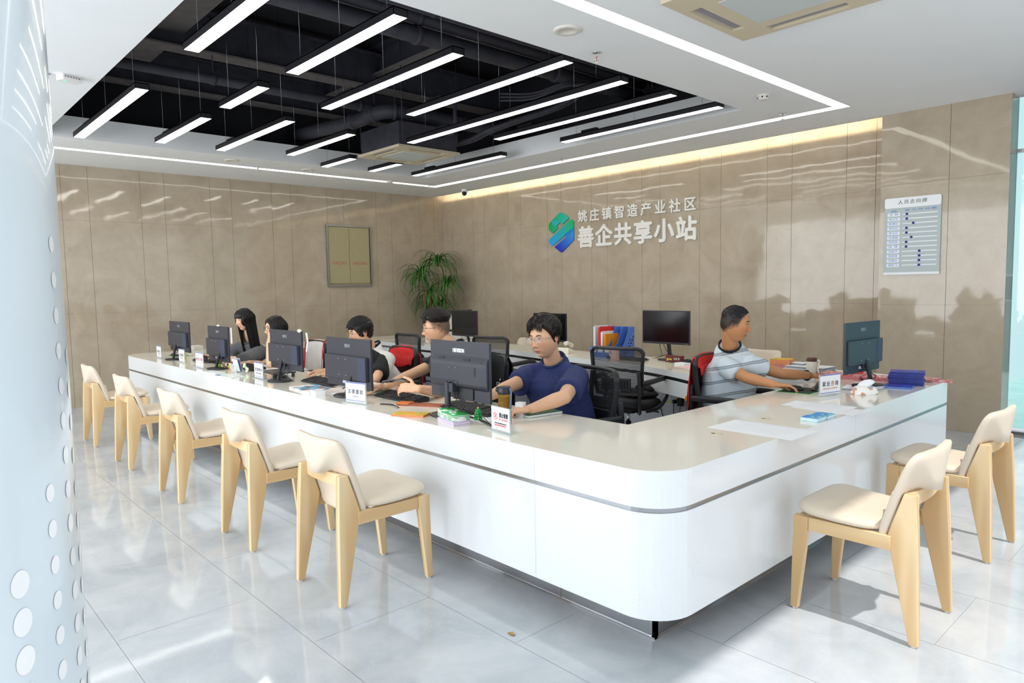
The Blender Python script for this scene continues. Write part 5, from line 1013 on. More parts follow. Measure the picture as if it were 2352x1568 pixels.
b = MB(); b.tube(curve([(-.065, -.09, .075), (-.068, -.04, .095), (-.068, .04, .115), (-.065, .09, .11)]), [.022]*8+[.016]*8+[.022]*9, MATS['cream_phone'], 10); b.build('handset', t1); b = MB(); b.box((.03, .055, .066), (.09, .03, .004), mat('lcd_green', '6f8f70', .3), RX(0)); b.build('display', t1)
t1 = thing('pink_flask', 'pink flask with silver lid beside the file holder', 'flask', (6.245, -2.72, .7502)); b = MB(); b.lathe([(.001, 0), (.042, 0), (.044, .01), (.044, .10), (.038, .108)], (0, 0, 0), mat('pink_enamel', 'e8c0ba', .4), 24); b.build('body', t1); b = MB(); b.lathe([(.030, .107), (.032, .110), (.032, .125), (.028, .130), (.001, .130)], (0, 0, 0), m_chrome, 20); b.build('lid', t1); b = MB(); b.tube(curve([(-.045, 0, .03), (-.07, 0, .06), (-.065, 0, .09), (-.045, 0, .095)]), .007, MATS['pink_enamel'], 8); b.build('handle', t1)
b = MB(); b.rbox((0, 0, .03), (.16, .06, .06), mat('dark_red_box', '6a2228', .5), .003); tt = tag(b.build('red_box', None, T(6.77, -2.50, .7502) @ RZ(4)), 'dark red box with yellow print right of the rear keyboard', 'box'); text_mesh('print', 'gree', .03, m_yel, tt, T(-.04, -.0305, .03) @ RX(90), fat=.001); text_mesh('print', '机油 净', .024, m_wlogo, tt, T(.035, -.0305, .032) @ RX(90), width=.06)
b = MB(); b.rbox((0, 0, .008), (.12, .08, .016), m_paper, .003); tag(b.build('white_pad', None, T(6.93, -2.62, .7502) @ RZ(-10)), 'white pad beside the rear mouse', 'pad'); b = MB(); b.box((0, 0, .001), (.22, .16, .002), mat('pink_paper', 'eec4c0', .6)); tag(b.build('paper_sheet', None, T(7.10, -2.76, .7502) @ RZ(-12)), 'pink paper on the rear counter behind the red vest', 'paper')
# printer behind the plant and the small monitor
t1 = thing('printer', 'white office printer with raised black lid behind the small rear monitor', 'printer', (2.22, -1.62, 0), R(0)); b = MB(); b.rbox((0, 0, .42), (.56, .50, .84), m_white, .02); b.rbox((0, -.02, .97), (.56, .5, .20), m_white, .02); b.build('body', t1, bevel=.004)
b = MB(); b.rbox((0, 0, 1.085), (.58, .52, .03), mat('grey_white_lid', 'c9c9c6', .4), .02); b.build('scanner_lid', t1); b = MB(); b.add([(-.12, -.26, 1.10), (.36, -.26, 1.10), (.42, .1, 1.145), (-.12, .1, 1.13)], [(0, 1, 2, 3)], m_black); b.build('paper_tray', t1, solid=.012); b = MB(); b.bx(-.27, .27, -.262, -.25, .84, .875, m_black); b.bx(-.27, .27, -.262, -.252, .55, .56, m_black); b.bx(-.27, .27, -.262, -.252, .30, .31, m_black); b.build('drawer_gap', t1)
# ================================================================== people
def skin(name, c, lipc='b8706a', hairc='35291f'):
    if name in MATS: return MATS[name]
    m = mat(name, c, .50, sss=.08); nt = m.node_tree; b = nt.nodes['Principled BSDF']; at_ = nt.nodes.new('ShaderNodeAttribute'); at_.attribute_name = 'tint'; sp = nt.nodes.new('ShaderNodeSeparateColor'); nt.links.new(at_.outputs['Color'], sp.inputs[0])
    n = nt.nodes.new('ShaderNodeTexNoise'); n.inputs['Scale'].default_value = 260; x0 = nt.nodes.new('ShaderNodeMixRGB'); x0.inputs[1].default_value = lin(c)+(1,); x0.inputs[2].default_value = lin(c)[:1]+tuple(v*.72 for v in lin(c)[1:])+(1,); nt.links.new(sp.outputs[2], x0.inputs[0])
    x1 = nt.nodes.new('ShaderNodeMixRGB'); x1.inputs[2].default_value = lin(lipc)+(1,); nt.links.new(sp.outputs[0], x1.inputs[0]); nt.links.new(x0.outputs[0], x1.inputs[1])
    x2 = nt.nodes.new('ShaderNodeMixRGB'); x2.inputs[2].default_value = lin(hairc)+(1,); mu = nt.nodes.new('ShaderNodeMath'); mu.operation = 'MULTIPLY'; ad = nt.nodes.new('ShaderNodeMath'); ad.operation = 'ADD'; ad.inputs[1].default_value = .55; ad.use_clamp = True
    nt.links.new(n.outputs['Fac'], ad.inputs[0]); nt.links.new(sp.outputs[1], mu.inputs[0]); nt.links.new(ad.outputs[0], mu.inputs[1]); nt.links.new(mu.outputs[0], x2.inputs[0]); nt.links.new(x1.outputs[0], x2.inputs[1]); nt.links.new(x2.outputs[0], b.inputs['Base Color']); return m
def tint_head(me, Mh, stubble=0.):
    inv = Mh.inverted(); ca = me.color_attributes.new('tint', 'FLOAT_COLOR', 'POINT'); vals = []
    for v in me.vertices:
        p = inv @ v.co; r = g_ = bl = 0.
        if p.length < .17:
            if p.y > .05:
                q = math.sqrt((p.x/.0235)**2+((p.z+.0662)/(.0098*(1-.30*min(1, abs(p.x)/.0235))))**2); r = (1-ss(q, .75, 1.15))
            bl = .55*sum(math.exp(-((p.x-s*.043)/.022)**2-((p.z+.025)/.022)**2) for s in (-1, 1))*(p.y > 0)+.5*math.exp(-(p.x/.012)**2-((p.z+.03)/.012)**2)*(p.y > .08)+(.8 if abs(p.x) > .083 and abs(p.z) < .035 else 0)
            if stubble:
                y, z = p.y/.1, p.z/.118; lo = -.12+.50*ss(y, .25, .62) if y > .1 else -.52+.40*ss(y, -.75, .1)
                g_ = stubble*ss(z, lo-.02, lo+.42)*(1-ss(y, .60, .72))+(.35*stubble*ss(z, lo-.05, lo+.05)*(1-ss(y, .60, .72)))
        vals += [r, min(1, g_), min(1, bl), 1]
    ca.data.foreach_set('color', vals)
def ss(x, a, b):
    t = min(1., max(0., (x-a)/(b-a))); return t*t*(3-2*t)
def head_point(d, female=False, jaw=1.):
    """surface of a head; d = unit direction, face looks along +Y"""
    x, y, z = d; lo = max(0., -z); g = lambda a, s: math.exp(-(a/s)**2)
    px, py, pz = x*.0812, y*.096, z*.118+(0 if z > 0 else 0)
    px *= 1-.29*lo**1.9*(1.08-.08*jaw)
    if y < 0: py *= 1-.42*ss(lo, .1, .95); py -= .006*ss(z, -.2, .6)
    else:
        py *= 1-.06*lo
        py = min(py, .083+.010*math.cos(px/.06)) if py > .07 else py
        py += .010*g(z+.92, .22)*g(x, .35)
    if y > 0:
        w = ss(y, .15, .5)
        nose = (g(px, .0095)*(.003+.0115*ss(-pz, -.014, .028))*ss(pz, -.046, -.034)*ss(-pz, -.024, -.004) + .004*g(px, .014)*g(pz+.032, .008)*1.0)
        tip = .003*g(px, .009)*g(pz+.031, .008)
        for s in (-1, 1): nose += .0045*g(px-s*.0125, .006)*g(pz+.034, .007)
        sock = sum(-.0085*g(px-s*.031, .016)*g(pz-.010, .0105) for s in (-1, 1))
        brow = sum(.0035*g(px-s*.030, .020)*g(pz-.028, .008) for s in (-1, 1))
        lips = .0055*g(px, .021)*g(pz+.0605, .0055)+.006*g(px, .019)*g(pz+.0715, .006)-.003*g(px, .024)*g(pz+.0660, .0022)
        chin = .007*g(px, .022)*g(pz+.098, .015)-.003*g(px, .03)*g(pz+.083, .006)
        cheek = sum(.0035*g(px-s*.042, .018)*g(pz+.022, .018) for s in (-1, 1))
        py += w*(nose+tip+sock+brow+lips+chin+cheek)
    return Vector((px, py, pz))
def sph(nu, nv):
    for i in range(1, nv):
        a = math.pi*i/nv; yield i, [(math.sin(a)*math.cos(2*math.pi*j/nu), math.sin(a)*math.sin(2*math.pi*j/nu), -math.cos(a)) for j in range(nu)]
def add_head(b, M, m, mlip, jaw=1., nu=150, nv=120):
    rings = [[head_point(d, jaw=jaw) for d in r] for _, r in sph(nu, nv)]; n = nu; o = len(b.v)
    b.loft([[M @ p for p in r] for r in rings], m, True)
    k = b.mi(mlip); base = len(b.f)-(len(rings)-1)*n-2
    for l in range(len(rings)-1):
        for i in range(n):
            p = rings[l][i]
            if p.y > .05 and ((p.x/(.0235))**2+((p.z+.0662)/(.0105*(1-.25*abs(p.x)/.0235)))**2) < 1: b.m[base+l*n+i] = k
    for s in (-1, 1):       # ears: rim and bowl
        E_ = M @ T(s*.0800, -.008, .0) @ RZ(s*-20) @ RX(-8)
        b.ell((0, 0, .004), (.007, .0165, .030), m, 16, 12, E_); b.tube([E_ @ p_ for p_ in curve([V(s*.003, .010, -.022), V(s*.007, -.004, -.016), V(s*.0095, -.0125, .004), V(s*.0095, -.0085, .026), V(s*.007, .005, .031), V(s*.003, .014, .018), V(s*.005, .009, .006)], 4)], .0030, m, 7)
def capsule(b, p0, p1, r0, r1, m, M=None, n=14):
    p0, p1 = Vector(p0), Vector(p1); t = (p1-p0); L = t.length; t = t.normalized() if L > 1e-6 else V(0, 0, 1); a = t.orthogonal().normalized(); c = t.cross(a); rings = []
    for k in range(1, 5): an = R(90*k/5); rings.append((p0-t*r0*math.cos(an), r0*math.sin(an)))
    rings.append((p0, r0)); rings.append((p1, r1))
    for k in range(4, 0, -1): an = R(90*k/5); rings.append((p1+t*r1*math.cos(an), r1*math.sin(an)))
    b.loft([[(p+(a*math.cos(2*math.pi*j/n)+c*math.sin(2*math.pi*j/n))*r) for j in range(n)] for p, r in rings], m)
def remesh(b, name, voxel, smooth=2, parent=None, mats=None, post=None):
    """fuse the closed shapes in b into one continuous skin"""
    o = b.build(name+'_src'); md = o.modifiers.new('fuse', 'REMESH'); md.mode = 'VOXEL'; md.voxel_size = voxel; md.use_smooth_shade = True
    if smooth: md = o.modifiers.new('relax', 'SMOOTH'); md.factor = .5; md.iterations = smooth
    bpy.context.view_layer.update(); dg = bpy.context.evaluated_depsgraph_get(); me = bpy.data.meshes.new_from_object(o.evaluated_get(dg)); old = o.data; bpy.data.objects.remove(o); bpy.data.meshes.remove(old)
    if post: post(me)
    return me
def mesh_obj(me, name, parent, mats=None):
    me.name = name
    if mats is not None:
        me.materials.clear(); [me.materials.append(x) for x in mats]
    o = bpy.data.objects.new(name, me); COL.objects.link(o); o.parent = parent; return o
def add_hand(b, wrist, d, up, side, m, curl=(35, 40, 30), spread=5, thumb=(35, 20), s=1., thumb_in=0):
    """palm, four unequal jointed fingers and a thumb; d = pointing direction, up = back of the hand, side=+1 thumb on the right of (d,up)"""
    d = Vector(d).normalized(); up = Vector(up); up = (up-d*up.dot(d)).normalized(); rt = d.cross(up).normalized()*side  # rt points to the thumb side
    P = lambda a, c, e: wrist+(d*a+rt*c+up*e)*s
    for c, r in ((.026, .0125), (.009, .0135), (-.009, .013), (-.025, .0115)): capsule(b, P(.008, c*.75, 0), P(.078, c, .004), r*1.0*s, r*.86*s, m)
    capsule(b, P(.02, .018, -.006), P(.05, .024, -.006), .014*s, .012*s, m)
    for c, L, r, an in ((.027, (.042, .025, .020), .0083, spread*1.1), (.0095, (.046, .028, .021), .0086, spread*.3), (-.0085, (.043, .026, .021), .0082, -spread*.5), (-.0255, (.034, .021, .018), .0072, -spread*1.5)):
        p = P(.080, c, .004); a = 0
        for k, l in enumerate(L):
            a += curl[k]; q = R(a); w = R(an); v = (d*math.cos(q)*math.cos(w)+rt*math.sin(w)*math.cos(q)-up*math.sin(q)); p1 = p+v*l*s
            capsule(b, p, p1, (r-.0006*k)*s, (r-.0006*(k+1))*s, m, n=10); p = p1
    q, w = R(thumb[0]), R(thumb[1]); v = d*math.cos(q)+rt*math.sin(q)-up*math.sin(w); v.normalize(); p = P(.022, .022, -.004); p1 = p+v*.042*s
    capsule(b, p, p1, .0125*s, .0100*s, m); v2 = (v+d*(.35)-rt*(.25+thumb_in)).normalized(); p2 = p1+v2*.030*s; capsule(b, p1, p2, .0098*s, .0088*s, m); v3 = (v2+d*.2-rt*thumb_in).normalized(); capsule(b, p2, p2+v3*.022*s, .0088*s, .0070*s, m)
def basis(face, pitch=0, roll=0):
    f = Vector((face[0], face[1], 0)).normalized(); rt = Vector((f.y, -f.x, 0)); return Matrix(((rt.x, f.x, 0, 0), (rt.y, f.y, 0, 0), (0, 0, 1, 0), (0, 0, 0, 1))) @ RX(-pitch) @ RY(roll)
m_eye = mat('eye_white', 'e6e2de', .25); m_iris = mat('dark_iris', '1c1210', .15); m_hair = mat('black_hair', '141010', .42, noise=(120, .5)); m_hairb = mat('brown_black_hair', '1c1512', .45, noise=(120, .5)); m_lens = mat('spectacle_lens', 'f4f8fa', .03, alpha=.12); m_gold = mat('gold_wire', 'b8a06a', .25, .9); m_gunm = mat('dark_wire', '3a3a40', .3, .8); m_silv = mat('pale_wire', 'a8aab0', .3, .8)
def eyes(pt, Mh, gaze=0, lidc=None, open_=1.):
    for s in (-1, 1):
        b = MB(); C_ = Mh @ T(s*.031, .0765, .0095)
        b.ell((0, 0, 0), (.0125, .0075, .0062*open_), m_eye, 16, 10, C_); b.ell((gaze*.004, .0052, 0), (.0056, .0034, .0055*open_), m_iris, 12, 8, C_)
        b.build('eye', pt)
        b = MB(); b.tube(curve([(-s*.011, .0815, .0105), (s*0.0, .0850, .0172*open_+.0005), (s*.010, .0825, .0150), (s*.0155, .0755, .0105)], 5) if False else [C_ @ Vector(p) for p in ((-.013, .0035, .001), (-.008, .0075, .0052*open_), (0, .0085, .0068*open_), (.008, .0075, .0052*open_), (.013, .0035, .001))], [.0008, .0013, .0015, .0013, .0008], m_iris, 6); b.build('eyelashes', pt)
        b = MB(); P = [Mh @ Vector(p) for p in ((s*.013, .0925, .0275), (s*.022, .0925, .0315), (s*.034, .0880, .0325), (s*.046, .0775, .0280))]
        b.tube(P, [.0016, .0026, .0024, .001], m_hair, 6, sq=(1.3, .7)); b.build('eyebrow', pt)
def glasses(pt, Mh, kind, m):
    g_ = thing('g', 'x', 'x'); [g_.__delitem__(k) for k in ('label', 'category')]; g_.name = 'glasses'; g_.parent = pt; fr = MB(); ln = MB(); w, h = (.0225, .0195) if kind != 'half' else (.026, .017)
    for s in (-1, 1):
        P = []
        for i in range(28):
            a = 2*math.pi*i/28; c, q = math.cos(a), math.sin(a); e = 1 if kind == 'round' else .62; x = math.copysign(abs(c)**e, c)*w; z = math.copysign(abs(q)**e, q)*h
            P.append(Mh @ Vector((s*.034+x, .1035-.30*max(0, abs(s*.034+x)-.02)**1.2*.9, .004+z)))
        if kind == 'half': fr.tube(P[0:15], .0016, m, 6); fr.tube([P[0]]+P[14:28:4]+[P[0]], .0005, m_silv, 4)
        else: fr.tube(P+[P[0]], .0014 if kind == 'round' else .0017, m, 6)
        ln.add(P, [tuple(range(28))], m_lens)
        fr.tube([Mh @ Vector(p) for p in ((s*.058, .093, .010), (s*.0745, .078, .012), (s*.0815, .02, .010), (s*.0840, -.012, .008), (s*.083, -.028, -.006))], .0014, m, 6)
    fr.tube([Mh @ Vector(p) for p in ((-.012, .104, .008), (0, .1065, .011), (.012, .104, .008))], .0014, m, 6)
    for s in (-1, 1): fr.tube([Mh @ Vector(p) for p in ((s*.013, .1035, .002), (s*.0115, .099, -.006))], .001, m_silv, 5)
    fr.build('frame', g_); ln.build('lens', g_); return g_
def hair_cap(pt, Mh, m, mask, thick, seed, locks=(), name='hair', nu=140, nv=90, ridge=.0012):
    """hair as a skull-following mass: mask(d)->0..1 where hair grows, thick(d)->metres, locks=list of tapering strands"""
    rnd = random.Random(seed); ph = [rnd.uniform(0, 6) for _ in range(6)]; b = MB(); rings = []
    for _, r in sph(nu, nv):
        row = []
        for d in r:
            p = head_point(d); k = mask(d); az = math.atan2(d[0], d[1]+.25*d[2]); n = math.sin(az*31+ph[0]+d[2]*5)*.5+math.sin(az*53+ph[1]-d[2]*9)*.5
            t = -.007*(1-k)+k*(thick(d)+ridge*n); nn = Vector((d[0]*1.1, d[1], d[2]*.9)).normalized(); row.append(Mh @ (p+nn*t))
        rings.append(row)
    b.loft(rings, m, True)
    for L in locks:
        P, r0 = L; P = curve([Mh @ Vector(p) for p in P], 4); k = len(P); b.tube(P, [r0*(1-.93*(i/(k-1))**1.6)*(.6+.4*min(1, i/(k*.25))) for i in range(k)], m, 5, sq=(1.5, .55))
    return b.build(name, pt)
def surf(d, t):
    d = Vector(d).normalized(); return head_point(tuple(d))+Vector((d.x*1.1, d.y, d.z*.9)).normalized()*t
def short_locks(seed, n, zmin, zmax, t, L, flow, r=.0027, fz=.5, yr=(-1, 1)):
    rnd = random.Random(seed); out = []
    for _ in range(n):
        z = rnd.uniform(zmin, zmax); a = rnd.uniform(0, 2*math.pi); q = math.sqrt(1-z*z); d = Vector((q*math.cos(a), q*math.sin(a), z))
        if d.y > .2 and d.z < fz+.12: continue
        f = Vector(flow(d))+Vector((rnd.uniform(-.3, .3), rnd.uniform(-.3, .3), rnd.uniform(-.25, .25))); f.normalize(); tt = t(d); l = L*rnd.uniform(.6, 1.2)
        p0 = surf(d, tt-.004); p1 = surf(d+f*l*6, tt+.002); e_ = (d+f*l*12).normalized(); p2 = surf(e_, tt+rnd.uniform(.0, .005))
        if e_.y > .35 and e_.z < fz-.04-.1*abs(e_.x): continue
        out.append(([p0, p1, p2], r*rnd.uniform(.7, 1.3)))
    return out
def ellipse_loft(b, rings, m, n=28, pw=.82):
    """rings: (centre, right, fwd, half width, half depth)"""
    out = []
    for c, rt, fw, w, h in rings:
        out.append([Vector(c)+Vector(rt)*w*math.copysign(abs(math.cos(2*math.pi*j/n))**pw, math.cos(2*math.pi*j/n))+Vector(fw)*h*math.copysign(abs(math.sin(2*math.pi*j/n))**pw, math.sin(2*math.pi*j/n)) for j in range(n)])
    b.loft(out, m)
def wrinkle(me, seed, amp=.004, scale=1.):
    from mathutils import noise
    me.update(); ns = [v.normal.copy() for v in me.vertices]
    for v, n in zip(me.vertices, ns):
        c = v.co*9*scale; k = noise.noise(Vector((c.x+seed, c.y, c.z*.55)))+.5*noise.noise(Vector((c.x*2.3, c.y*2.3+seed, c.z*1.1)))
        r_ = 1-abs(noise.noise(Vector((c.x*1.4+3, c.y*1.4+seed, c.z*.9+c.x*.6))))*2
        v.co += n*(amp*k+amp*.8*max(0, r_-.55)*2)
def person(label, H, face, pitch, roll, N, SL, SR, Pv, arms, skc, cloth, hairf, cat='person', gl=None, hs=1., sleeve=.5, nk=1., collar=None, slw=.062, tw=1., open_=1., gaze=0, trousers='23252c', stub=None, lipc='b0605a', seed=1, legs=True, jaw=1.):
    """arms = [(shoulder, elbow, wrist, hand kwargs), ...] left first; N neck base, Pv pelvis"""
    H, N, SL, SR, Pv = map(Vector, (H, N, SL, SR, Pv)); pt = thing('person', label, cat, (Pv.x, Pv.y, 0), 0); o = Vector((Pv.x, Pv.y, 0))
    H, N, SL, SR, Pv = H-o, N-o, SL-o, SR-o, Pv-o; Mh = T(*H) @ basis(face, pitch, roll) @ Matrix.Scale(hs, 4); sk = skin('skin_'+skc, skc, lipc, stub[1] if stub else '35291f'); lp = sk
    rt = (SR-SL); rt.z *= .5; rt.normalize(); fw = Vector((-rt.y, rt.x, 0)).normalized()   # rt points to the person's right
    fw = Vector((0, 0, 1)).cross(rt).normalized(); spine = (N-Pv)
    if fw.dot(Vector((face[0], face[1], 0))) < 0: fw = -fw
    mid = (SL+SR)/2
    # ---- skin: torso core, neck, arms, hands fused into one surface, the head joined on the neck
    b = MB(); chest = Pv.lerp(mid, .72)
    ellipse_loft(b, [(Pv+V(0, 0, .0), rt, fw, .13*tw, .095), (Pv.lerp(mid, .35), rt, fw, .125*tw, .09), (chest, rt, fw, .14*tw, .085), (mid+V(0, 0, -.035), rt, fw, .13*tw, .055), (N+V(0, 0, -.01), rt, fw+V(0, 0, -.55), .064, .062)], sk)
    base = Mh @ V(0, -.030, -.055); capsule(b, N+V(0, 0, -.03), base, .056*hs*nk, .050*hs*nk, sk, n=20); capsule(b, N.lerp(SL, .3)+V(0, 0, -.04), SL, .035, .046, sk); capsule(b, N.lerp(SR, .3)+V(0, 0, -.04), SR, .035, .046, sk)
    for S_, E_, W_, hk in arms:
        S_, E_, W_ = Vector(S_)-o, Vector(E_)-o, Vector(W_)-o; k = hk.get('ar', 1.)
        capsule(b, S_, E_, .050*k, .039*k, sk, n=18); mdp = E_.lerp(W_, .3); capsule(b, E_, mdp, .039*k, .040*k, sk, n=18); capsule(b, mdp, W_, .040*k, .026*k, sk, n=18)
        capsule(b, W_, W_+Vector(hk['d']).normalized()*.02, .026*k, .022*k, sk)
        add_hand(b, W_+Vector(hk['d']).normalized()*.018, hk['d'], hk['up'], hk['side'], sk, **{q: v for q, v in hk.items() if q in ('curl', 'spread', 'thumb', 's', 'thumb_in')})
    add_head(b, Mh, sk, lp, jaw); me = remesh(b, 'body', .0030, 2); bo_ = mesh_obj(me, 'body', pt, [sk])
    bo_.data.polygons.foreach_set('material_index', [0]*len(bo_.data.polygons)); tint_head(bo_.data, Mh, stub[0] if stub else 0)
    bo_.data.polygons.foreach_set('use_smooth', [True]*len(bo_.data.polygons))
    eyes(pt, Mh, gaze, open_=open_)
    if gl: glasses(pt, Mh, *gl)
    hairf(pt, Mh)
    # ---- top
    b = MB(); mC = cloth[0] if isinstance(cloth, tuple) else cloth
    up_ = (N-Pv).normalized()
    ellipse_loft(b, [(Pv+V(0, 0, -.06), rt, fw, .175*tw, .135), (Pv+V(0, 0, .04), rt, fw, .18*tw, .14), (Pv.lerp(mid, .30), rt, fw, .172*tw, .130), (Pv.lerp(mid, .6), rt, fw, .180*tw, .120), (Pv.lerp(mid, .86), rt, fw, .19*tw, .115), (mid+V(0, 0, .015), rt, fw+V(0, 0, -.25), .150*tw, .085), (N+V(0, 0, -.030), rt, fw+V(0, 0, -.5), .098, .086), (N+V(0, 0, -.012), rt, fw+V(0, 0, -.6), .080, .077)], mC, pw=.9)
    capsule(b, N+V(0, 0, -.062)+rt*.055, SR, .052, slw, mC, n=20); capsule(b, N+V(0, 0, -.062)-rt*.055, SL, .052, slw, mC, n=20)
    for S_, E_, W_, hk in arms:
        S_, E_, W_ = Vector(S_)-o, Vector(E_)-o, Vector(W_)-o; sl = hk.get('sleeve', sleeve); a1 = slw*1.0
        if sl <= 1:
            d_ = (E_-S_).normalized(); q = S_.lerp(E_, sl); sg = V(0, 0, -.012); a = d_.orthogonal().normalized(); c = d_.cross(a); rings = []
            for p, r_ in ((S_-d_*.05, .045), (S_, a1*1.08), (S_.lerp(q, .5)+sg*.5, a1*1.10), (q+sg, a1*1.12)): rings.append([p+(a*math.cos(2*math.pi*j/24)+c*math.sin(2*math.pi*j/24))*r_ for j in range(24)])
            b.loft(rings, mC)
        else:
            capsule(b, S_, E_, a1*1.15, a1*1.08, mC, n=20); q = E_.lerp(W_, sl-1); d_ = (W_-E_).normalized(); a = d_.orthogonal().normalized(); c = d_.cross(a)
            b.loft([[p+(a*math.cos(2*math.pi*j/24)+c*math.sin(2*math.pi*j/24))*r_ for j in range(24)] for p, r_ in ((E_, a1*1.05), (q, a1*.92))], mC)
    me = remesh(b, 'shirt', .0065, 20, post=lambda q: wrinkle(q, seed*3.1))
    # keep the neckline open: drop the cap of cloth above the collar plane
    so = mesh_obj(me, 'shirt', pt, list(cloth) if isinstance(cloth, tuple) else [cloth])
    if isinstance(cloth, tuple) and len(cloth) > 1 and hasattr(cloth[-1], 'name'):
        pass
    if collar:
        b = MB(); n = 32; cc = N+V(0, 0, -.009); tilt = .044
        b.tube([cc+rt*.075*math.cos(2*math.pi*i/n)+fw*(.074*math.sin(2*math.pi*i/n)+.002)+V(0, 0, -tilt*math.sin(2*math.pi*i/n)+.004) for i in range(n+1)], .0095, collar, 8, sq=(1.3, .7)); b.build('collar', pt)
    # ---- legs under the counter
    if legs:
        tm = mat('trousers_'+trousers, trousers, .8, noise=(30, .15)); b = MB()
        for s in (-1, 1):
            h = Pv+rt*(.09*s)+V(0, 0, -.02); kn = h+fw*.40+rt*(.03*s); kn.z = .50; an = kn-fw*.04; an.z = .09; capsule(b, h, kn, .085, .062, tm, n=18); capsule(b, kn, an, .060, .042, tm, n=18)
        capsule(b, Pv+rt*.09+V(0, 0, -.01), Pv-rt*.09+V(0, 0, -.01), .10, .10, tm)
        mesh_obj(remesh(b, 'trousers', .012, 3), 'trousers', pt, [tm])
        for s in (-1, 1):
            h = Pv+rt*(.09*s); an = h+fw*.36+rt*(.03*s); b = MB(); Ms = Matrix(((rt.x, fw.x, 0, an.x), (rt.y, fw.y, 0, an.y), (0, 0, 1, 0), (0, 0, 0, 1)))
            b.rbox((0, .06, .015), (.09, .27, .026), mat('shoe_sole', 'd8d8d8', .6), .04, Ms); b.ell((0, .06, .045), (.043, .125, .04), m_black, 16, 10, Ms); b.ell((0, -.02, .07), (.042, .05, .045), m_black, 14, 8, Ms); b.build('shoe', pt)
    return pt, Mh, so, o, fw, rt
A = lambda u, v, **k: at(u, v, **k)
# -- hair styles
def hair_short_front(seed, m, side_hi=.30, top=.020, front_z=.52, fringe=True, fade=False, n=420, bowl=False):
    fzm = front_z-(.24 if bowl else 0)
    def mask(d):
        x, y, z = d; f = ss(y, .0 if not bowl else .35, .75); lim = -.22+f*(fzm+.22)        # hairline rises towards the face
        if y > -.1 and abs(x) > .6 and y < .55: lim = min(lim, .02 if not fade else .40) if y < .25 else lim
        if fade: lim = max(lim, .36)
        if y < -.1: lim = -.42+.22*ss(y, -.6, -.1) if not fade else .30
        return ss(z, lim-.04, lim+(.15 if y > .3 else .06))
    def thick(d):
        x, y, z = d; t = .004+(top-.004)*ss(z, side_hi-.35, side_hi+.35)
        return t if not fade else .0008+(top-.001)*ss(z, .38, .62)
    fl = lambda d: (d.x*.25+.15, .9, -.15-.3*abs(d.x)) if fringe else (d.x*.3, .55, .3)
    L = short_locks(seed, n, .15 if not fade else .5, .98, lambda d: thick(tuple(d)), .032 if not bowl else .04, fl, fz=front_z-(.14 if bowl else 0))
    rnd = random.Random(seed+1)
    if fringe:
        for i in range(34 if not bowl else 60):
            x = -.75+1.5*i/(33 if not bowl else 59)+rnd.uniform(-.07, .07); dz = (front_z+.08)
            p0 = surf((x*.8, .62, .85), top*.9); p1 = surf((x*.86, .80, dz+.1), top*.75); e = (front_z-.06-.16*rnd.random()-(.10*abs(x))) if not bowl else front_z-.17-.04*rnd.random()-.10*abs(x); p2 = surf((x*.92+.10, .9, e), .006+.003*rnd.random())
            L.append(([p0, p1, p2], .0062))
    return lambda pt, Mh: hair_cap(pt, Mh, m, mask, thick, seed, L)
def fade_sides(pt, Mh, col='5a473b'):
    mf = mat('short_stubble_hair_'+col, col, .75, noise=(200, .12))
    def mask(d):
        x, y, z = d
        if y > .42: return 0
        lim = -.05+.55*ss(y, .1, .42) if y > .1 else -.28+.22*ss(y, -.5, .1)
        return ss(z, lim-.03, lim+.06)
    return hair_cap(pt, Mh, mf, mask, lambda d: .0012, 3, name='faded_sides', ridge=0, nu=90, nv=60)
# ---- the six members of staff
m_navyt = mat('navy_cotton', '2a3464', .85, noise=(40, .12)); m_blackt = mat('black_cotton', '17181c', .8, noise=(40, .2)); m_greys = mat('grey_knit', '66686c', .9, noise=(60, .15), bump=(220, .3, .002)); m_whitet = mat('white_cotton', 'dcdad6', .8, noise=(20, .03))
# man in the navy T-shirt
H5 = A(1251, 777, y=-4.80); N5 = A(1271, 824, y=-4.70)
E5l = A(1296, 912, z=.845); W5l = A(1222, 938, z=.800); E5r = A(1176, 884, y=-4.99); W5r = A(1120, 912, z=.800)
person('person in a navy blue T-shirt and glasses sitting behind the nearest monitor', H5, (.08, -1), 6, 2, N5, A(1326, 868, y=-4.70), A(1208, 866, y=-4.82), (7.52, -4.72, .52),
       [(A(1322, 872, y=-4.72), E5l, W5l, dict(d=(-.72, -.55, -.12), up=(.1, -.3, 1), side=1, curl=(55, 62, 35), thumb=(25, 40), thumb_in=.5, ar=1.06, sleeve=.68)),
        (A(1210, 870, y=-4.84), E5r, W5r, dict(d=(-.35, -.8, -.12), up=(0, -.2, 1), side=-1, curl=(18, 22, 18), thumb=(40, 20), ar=1.06, sleeve=.62))],
       'deae8c', m_navyt, hair_short_front(11, m_hairb, top=.036, front_z=.68, n=800), gl=('half', m_silv), hs=1.05, slw=.074, tw=1.16, collar=m_navyt, seed=5, gaze=.5, lipc='b8706a', trousers='2a3464')
